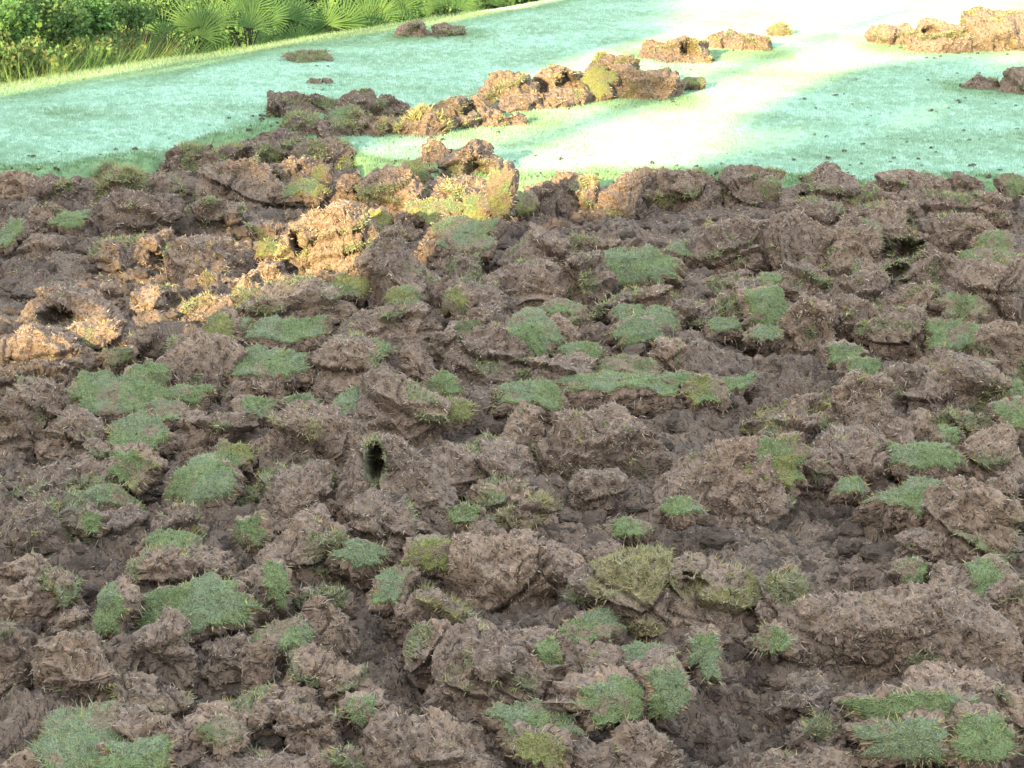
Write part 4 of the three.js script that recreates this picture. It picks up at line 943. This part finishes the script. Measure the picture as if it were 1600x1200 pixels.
// ---------------------------------------------------------------- the thicket beyond the crest
const leafMat = new THREE.MeshPhysicalMaterial({ roughness: 0.9, specularIntensity: 0.4, vertexColors: true, side: THREE.DoubleSide, transmission: 0.25, thickness: 0 });
const frondMat = new THREE.MeshPhysicalMaterial({ roughness: 0.85, specularIntensity: 0.4, vertexColors: true, side: THREE.DoubleSide, transmission: 0.2, thickness: 0 });
const barkMat = new THREE.MeshStandardMaterial({ color: new THREE.Color(0.07, 0.05, 0.038), roughness: 1, bumpMap: soilBump, bumpScale: 0.01 });
function leafCloud(r, n, place, size, colors) {
  const p = [], nn = [], c = [], v = new THREE.Vector3(), a = new THREE.Vector3(), b = new THREE.Vector3();
  for (let i = 0; i < n; i++) {
    const q = place(r); v.set(r() - 0.5, r() - 0.2, r() - 0.5).normalize(); a.set(r() - 0.5, (r() - 0.5) * 0.8, r() - 0.5).cross(v).normalize(); b.crossVectors(v, a);
    const l = size * (0.6 + 0.8 * r()), w = l * 0.36, k = pick(colors, r), t = 0.7 + 0.6 * r(), fold = l * 0.12;
    const base = [q[0] - a.x * l / 2, q[1] - a.y * l / 2, q[2] - a.z * l / 2], tip = [q[0] + a.x * l / 2, q[1] + a.y * l / 2 - l * 0.1, q[2] + a.z * l / 2];
    const s1 = [q[0] + b.x * w + v.x * fold, q[1] + b.y * w + v.y * fold, q[2] + b.z * w + v.z * fold], s2 = [q[0] - b.x * w + v.x * fold, q[1] - b.y * w + v.y * fold, q[2] - b.z * w + v.z * fold];
    p.push(...base, ...s1, ...tip, ...base, ...tip, ...s2);
    for (let j = 0; j < 6; j++) { nn.push(v.x, v.y, v.z); c.push(k[0] * t, k[1] * t, k[2] * t); }
  }
  return geom(p, null, null, c, null);
}
function tube(pts, r0, r1, seg = 6) {
  const curve = new THREE.CatmullRomCurve3(pts), g = new THREE.TubeGeometry(curve, 8, 1, seg), p = g.attributes.position;
  for (let i = 0; i <= 8; i++) { const c = curve.getPointAt(i / 8), w = lerp(r0, r1, i / 8); for (let j = 0; j <= seg; j++) { const k = i * (seg + 1) + j; p.setXYZ(k, c.x + (p.getX(k) - c.x) * w, c.y + (p.getY(k) - c.y) * w, c.z + (p.getZ(k) - c.z) * w); } }
  g.computeVertexNormals(); return g;
}
const V = (x, y, z) => new THREE.Vector3(x, y, z);
// a saw palmetto: fans of narrow folded leaflets on thin stalks
function fanGeo(r, R0, colors) {
  const p = [], c = [], n = 22 + Math.floor(r() * 5), span = 2.15 + 0.3 * r();
  for (let i = 0; i < n; i++) {
    const t = (i / (n - 1) - 0.5) * 2, a = t * span * 0.78, l = R0 * (1 - 0.28 * t * t) * (0.9 + 0.2 * r()), w = R0 * 0.027, k = pick(colors, r), droop = 0.10 + 0.2 * r(), twist = (r() - 0.5) * 0.3;
    const pt = (d, side, lift) => { const x = Math.sin(a) * d + Math.cos(a) * side, y = Math.cos(a) * d - Math.sin(a) * side; return [x, y, lift - droop * d * d / R0 * 1.2 + 0.16 * d * (1 - Math.abs(t)) + twist * side]; };
    const S = [[0.02, 0.15], [0.45, 1], [0.8, 0.6], [1, 0.02]];
    for (let j = 0; j < 3; j++) {
      const [d0, w0] = S[j], [d1, w1] = S[j + 1];
      for (const s of [-1, 1]) {
        const A = pt(d0 * l, 0, 0), B = pt(d1 * l, 0, 0), Cq = pt(d0 * l, s * w * w0, w * 0.5 * w0), Dq = pt(d1 * l, s * w * w1, w * 0.5 * w1);
        p.push(...A, ...B, ...Cq, ...B, ...Dq, ...Cq);
        for (let q = 0; q < 6; q++) c.push(...k.map(e => e * (j === 2 ? 1.15 : 1)));
      }
    }
  }
  return geom(p, null, null, c, null);
}
const PAL = { lit: [[0.06, 0.115, 0.025], [0.078, 0.13, 0.03], [0.048, 0.10, 0.024]], mid: [[0.06, 0.12, 0.03], [0.08, 0.14, 0.035]], dry: [[0.3, 0.2, 0.09], [0.24, 0.17, 0.08]] };
const thicketY = -1.15;
function palmetto(u, v, px, z, seed, label, cols = PAL.lit, fans = 9) {
  // the heart of the plant stands below the point (u,v) of the photograph, at depth z
  const r = rng(seed), t0 = at(u, v), k = z / t0.z, x = t0.x * k, y = CAM_H + (0 - CAM_H) * k, s = FPX / (t0.t * k), R0 = px / s;
  const foot = thicketY - 0.2, g = thing('saw_palmetto', 'palmetto', x, foot, z);
  g.userData.label = label; g.userData.group = 'saw palmettos along the edge of the thicket';
  const H = y - foot;
  mesh('stem', tube([V(0, -0.1, 0), V(0.02, H * 0.25, 0.02), V(-0.01, H * 0.5, 0)], 0.07, 0.05), barkMat, g);
  for (let i = 0; i < fans; i++) {
    const dry = i === fans - 1 && r() < 0.7, a = (i / fans) * 6.28 + r() * 0.7, out = i < 3 ? 0.15 + 0.12 * r() : 0.3 + 0.45 * r(), up = H * (i < 3 ? 0.98 : dry ? 0.5 : 0.62 + 0.33 * r());
    const tip = V(Math.cos(a) * out * R0 * 2, up, Math.abs(Math.sin(a)) * out * R0 * 1.4 + (i < 3 ? 0.05 : 0));
    const f = mesh('fan_leaf', fanGeo(r, R0 * (0.85 + 0.25 * r()), dry ? PAL.dry : cols), frondMat, g);
    f.position.copy(tip);
    // the fan faces up and outwards, mostly with its face to the lawn
    f.rotation.set(-0.25 - 0.45 * r() + (dry ? 1.2 : 0), (r() - 0.5) * 0.9, -Math.cos(a) * out * (1.3 + 0.6 * r()), 'ZYX');
    const stalk = mesh('stalk', tube([V(0, H * 0.45, 0), V(tip.x * 0.4, H * 0.45 + (up - H * 0.45) * 0.7, tip.z * 0.3), tip], 0.009, 0.005, 5), barkMat, f);
    f.updateMatrix(); stalk.applyMatrix4(f.matrix.clone().invert());
  }
  return g;
}
const LEAF = {
  deep: [[0.085, 0.15, 0.035], [0.11, 0.18, 0.045], [0.065, 0.115, 0.035]],
  mid: [[0.10, 0.20, 0.045], [0.135, 0.24, 0.06], [0.08, 0.16, 0.04]],
  yellow: [[0.11, 0.17, 0.04], [0.14, 0.18, 0.05], [0.08, 0.145, 0.035], [0.14, 0.14, 0.045]],
};
function shrub(u, v, wpx, z, seed, label, cols, o = {}) {
  const r = rng(seed), t0 = at(u, v), k = z / t0.z, x = t0.x * k, top = CAM_H - CAM_H * k, s = FPX / (t0.t * k), W = wpx / s / 2, foot = thicketY - 0.25, H = top - foot;
  const g = thing(o.name ?? 'leafy_shrub', o.category ?? 'shrub', x, foot, z); g.userData.label = label; g.userData.group = 'leafy shrubs of the thicket';
  const stems = [];
  for (let i = 0; i < 9; i++) { const a = r() * 6.28, d = W * (0.3 + 0.6 * r()); stems.push(tube([V(Math.cos(a) * 0.05, -0.05, Math.sin(a) * 0.05), V(Math.cos(a) * d * 0.4, H * 0.5, Math.sin(a) * d * 0.4), V(Math.cos(a) * d, H * (0.8 + 0.15 * r()), Math.sin(a) * d)], 0.012, 0.004, 5)); }
  mesh('stems', mergeGeometries(stems), barkMat, g);
  const q = r() * 50, clumps = Array.from({ length: 26 }, () => { const a = r() * 6.28, d = Math.sqrt(r()) * W; return [Math.cos(a) * d, H * (0.25 + 0.75 * Math.sqrt(r())) - 0.12 * d, Math.sin(a) * d * 0.8, W * (0.22 + 0.2 * r())]; });
  mesh('foliage', leafCloud(r, o.n ?? 8000, (r) => { const c = clumps[Math.floor(r() * clumps.length)], a = r() * 6.28, b = Math.acos(2 * r() - 1), d = c[3] * Math.pow(r(), 0.4); return [c[0] + Math.cos(a) * Math.sin(b) * d, c[1] + Math.cos(b) * d * 0.8, c[2] + Math.sin(a) * Math.sin(b) * d]; }, o.leaf ?? 0.042, cols), leafMat, g, 'stuff');
  return g;
}
function reeds(u, v, wpx, z, seed, label, cols) {
  const r = rng(seed), t0 = at(u, v), k = z / t0.z, x = t0.x * k, top = CAM_H - CAM_H * k, s = FPX / (t0.t * k), W = wpx / s / 2, foot = thicketY - 0.25, H = top - foot;
  const g = thing('tall_grass', 'tall grass', x, foot, z); g.userData.label = label;
  const sl = new Slivers();
  for (let i = 0; i < 1500; i++) { const a = r() * 6.28, d = Math.sqrt(r()) * W, h = H * (0.55 + 0.5 * r()); sl.add(Math.cos(a) * d, 0, Math.sin(a) * d * 0.7, (r() - 0.4) * 0.5 * h, h, (r() - 0.3) * 0.35 * h, 0.006 + 0.005 * r(), pick(cols, r).map(e => e * (0.75 + 0.5 * r())), r); }
  sl.build('blades', leafMat, g);
}
palmetto(308, 34, 50, -14.9, 301, 'bright palmetto with the roundest fan, second clump from the left', PAL.lit, 8);
palmetto(385, 10, 44, -15.5, 302, 'pale palmetto right of the roundest fan, against the dark hollow', PAL.mid, 8);
palmetto(452, 22, 44, -16.0, 303, 'dim palmetto in the middle of the row above the dark hollow', PAL.mid, 8);
palmetto(520, 32, 46, -16.2, 304, 'bright low palmetto hanging over the crest in mid row', PAL.lit, 9);
palmetto(575, 22, 46, -16.8, 305, 'bright palmetto third from the right end of the row', PAL.lit, 9);
palmetto(632, 8, 40, -17.6, 306, 'bright palmetto above the small pyramid clod', PAL.lit, 8);
palmetto(700, 0, 35, -18.4, 307, 'small palmetto low over the crest near its right end', PAL.mid, 7);
palmetto(762, -6, 32, -19.2, 308, 'last small palmetto at the right end of the row', PAL.mid, 7);
palmetto(205, 20, 40, -15.2, 309, 'half-hidden palmetto at the left of the row', PAL.mid, 6);
palmetto(250, -10, 41, -16.4, 310, 'palmetto half out of the picture behind the roundest fan', PAL.mid, 7);
shrub(20, -10, 190, -13.6, 401, 'dense deep green shrub in the top left corner', LEAF.deep);
shrub(95, 5, 170, -14.2, 402, 'leafy green shrub second from the left edge', LEAF.mid);
shrub(180, -5, 170, -15.2, 403, 'leafy green shrub left of the palmettos', LEAF.deep);
shrub(40, 66, 120, -12.6, 404, 'low yellowing shrub at the far left of the crest', LEAF.yellow, { n: 2200 });
shrub(120, 62, 110, -13.4, 405, 'low yellow-leaved shrub behind the crest, left of the brown stalks', LEAF.yellow, { n: 2000 });
shrub(205, 60, 110, -14.0, 406, 'low olive shrub at the foot of the first palmetto', LEAF.yellow, { n: 1800 });
shrub(-40, 20, 160, -12.9, 407, 'green shrub cut off by the left edge', LEAF.mid);
reeds(55, 20, 120, -13.2, 501, 'tall green grass in front of the corner shrub', [[0.07, 0.16, 0.04], [0.1, 0.2, 0.05]]);
reeds(150, 10, 90, -14.3, 502, 'tall grass with brown stalks between two shrubs', [[0.08, 0.16, 0.04], [0.2, 0.12, 0.07], [0.1, 0.18, 0.05]]);
reeds(20, 40, 110, -12.5, 503, 'pale green weedy grass at the far left of the crest', [[0.11, 0.17, 0.045], [0.15, 0.2, 0.06], [0.09, 0.15, 0.04]]);
reeds(105, 36, 110, -13.0, 504, 'pale green weedy grass behind the low yellow-leaved shrub', [[0.11, 0.18, 0.045], [0.14, 0.2, 0.06], [0.08, 0.14, 0.04]]);
reeds(185, 34, 100, -13.7, 505, 'pale weedy grass left of the first palmetto', [[0.11, 0.18, 0.045], [0.16, 0.18, 0.06], [0.08, 0.14, 0.04]]);
shrub(330, -40, 260, -18.5, 408, 'dark shrub in the shade behind the roundest palmetto fan', LEAF.deep, { n: 3000, leaf: 0.08 });
shrub(480, -40, 260, -19.5, 409, 'dark shrub in the shade behind the middle palmettos', LEAF.deep, { n: 3000, leaf: 0.08 });
shrub(640, -40, 260, -20.5, 410, 'dark shrub in the shade behind the right palmettos', LEAF.deep, { n: 3000, leaf: 0.08 });
shrub(790, -40, 240, -21.5, 411, 'dark shrub behind the last small palmetto', LEAF.deep, { n: 2600, leaf: 0.08 });
{ // the wood behind reads as one dark mass
  const r = rng(600);
  const g = leafCloud(r, 30000, (r) => { const u = -0.7 + 0.78 * r(), z = -19 - 9 * r(), x = -z * u * 0.85; return [x, -2.6 + 5.2 * r() + 0.6 * N3(x, z, 1), z - 2]; }, 0.22, LEAF.deep);
  const m = mesh('undergrowth', g, leafMat, scene, 'stuff'); m.userData = { label: 'dark mass of undergrowth behind the palmettos', category: 'undergrowth', kind: 'stuff' };
}
// ---------------------------------------------------------------- the trees behind the camera whose crowns shade the soil; sun comes through their gaps
{
  // each point of the ground is shaded by the crowns at (s: metres across the light, h: height) where its ray of light passes the row of trees
  const TREE_R = 17, sA = Math.sin(SUN_AZ), cA = Math.cos(SUN_AZ), tE = Math.tan(SUN_EL);
  const across = (x, z) => x * cA + z * sA, along = (x, z) => x * sA - z * cA;
  const pix = (u, v) => { const p = at(u, v); return [across(p.x, p.z), along(p.x, p.z)]; };
  // gaps: sunny patches of the photograph as polygons on the ground
  const gaps = [
    [[-60, 575], [205, 566], [215, 490], [300, 478], [455, 445], [610, 415], [625, 318], [500, 322], [380, 350], [372, 400], [130, 436], [10, 452], [-80, 480]],
    [[500, 330], [700, 352], [850, 350], [840, 305], [1010, 330], [1000, 262], [1010, 240], [1150, 172], [1300, 105], [1400, 84], [1620, 84], [1800, 70], [1900, -60], [1150, -60], [1120, 20], [1040, 62], [900, 100], [760, 190], [600, 240], [500, 255]],
    [[-100, 158], [0, 140], [120, 118], [300, 82], [480, 46], [640, 26], [800, 2], [1000, -60], [900, -240], [-200, -240], [-200, 100]],
  ].map(g => g.map(([u, v]) => pix(u, v)));
  const inside = (g, s, a) => { let c = false; for (let i = 0, j = g.length - 1; i < g.length; j = i++) if ((g[i][1] > a) !== (g[j][1] > a) && s < (g[j][0] - g[i][0]) * (a - g[i][1]) / (g[j][1] - g[i][1]) + g[i][0]) c = !c; return c; };
  const sunny = (s, h, row) => {                                    // would a leaf here shade one of the sunny patches?
    const a = h / tE - row;
    for (const [ds, da] of [[0, 0], [0.22, 0], [-0.22, 0], [0, 0.35], [0, -0.45], [0, -0.9]]) for (const g of gaps) if (inside(g, s + ds, a + da)) return true;
    return false;
  };
  const list = [[-13, 16.5], [-9.6, 18.5], [-6.3, 16], [-2.2, 17.5], [1.4, 16.2], [4.6, 18.2], [8, 17], [-7.9, 20.5], [-4.2, 20], [-0.4, 20.6], [3.1, 20.2], [6.4, 20.8]];
  list.forEach(([s, row], k) => {
    const r = rng(700 + k), x = s * cA - row * sA, z = s * sA + row * cA;
    const t = thing('shade_tree', 'tree', x, 0, z);
    t.userData.label = 'tall leafy tree outside the picture, shading the churned soil'; t.userData.group = 'shade trees behind the camera';
    const tr = [tube([V(0, -0.3, 0), V(0.1, 3, 0), V(0, 6, 0.1), V(0.05, 10.5, 0)], 0.22, 0.06, 9)];
    for (let i = 0; i < 9; i++) { const h = 2.8 + i * 0.8, a = r() * 6.28, l = 1.8 - i * 0.1; tr.push(tube([V(0, h, 0), V(Math.cos(a) * l * 0.5, h + 0.35, Math.sin(a) * l * 0.5), V(Math.cos(a) * l, h + 0.5, Math.sin(a) * l)], 0.07, 0.02, 6)); }
    mesh('trunk', mergeGeometries(tr), barkMat, t);
    const pts = [];
    while (pts.length < 5200) {
      const h = 0.7 + 10.9 * r(), w = 2.4 * Math.sqrt(Math.max(0.05, Math.min(1, (12.2 - h) / 4, (h + 0.5) / 1.6))), a = r() * 6.28, d = Math.sqrt(r()) * w, lx = Math.cos(a) * d, lz = Math.sin(a) * d * 0.8;
      const wx = x + lx, wz = z + lz;
      const ss = across(wx, wz), rw = -along(wx, wz);
      if (sunny(ss, h, rw)) continue;
      if (h / tE - rw > 7.5) {                                       // the foliage thins towards the gaps higher up
        const k = r();
        if (k < 0.7 && (sunny(ss - 0.45, h, rw) || sunny(ss + 0.45, h, rw))) continue;
        if (k < 0.4 && (sunny(ss - 0.9, h, rw) || sunny(ss + 0.9, h, rw))) continue;
      }
      pts.push([lx, h, lz]);
    }
    let i = 0;
    mesh('crown', leafCloud(r, pts.length, () => pts[i++], 0.4, LEAF.mid), leafMat, t, 'stuff');
  });
}
renderer.render(scene, camera);
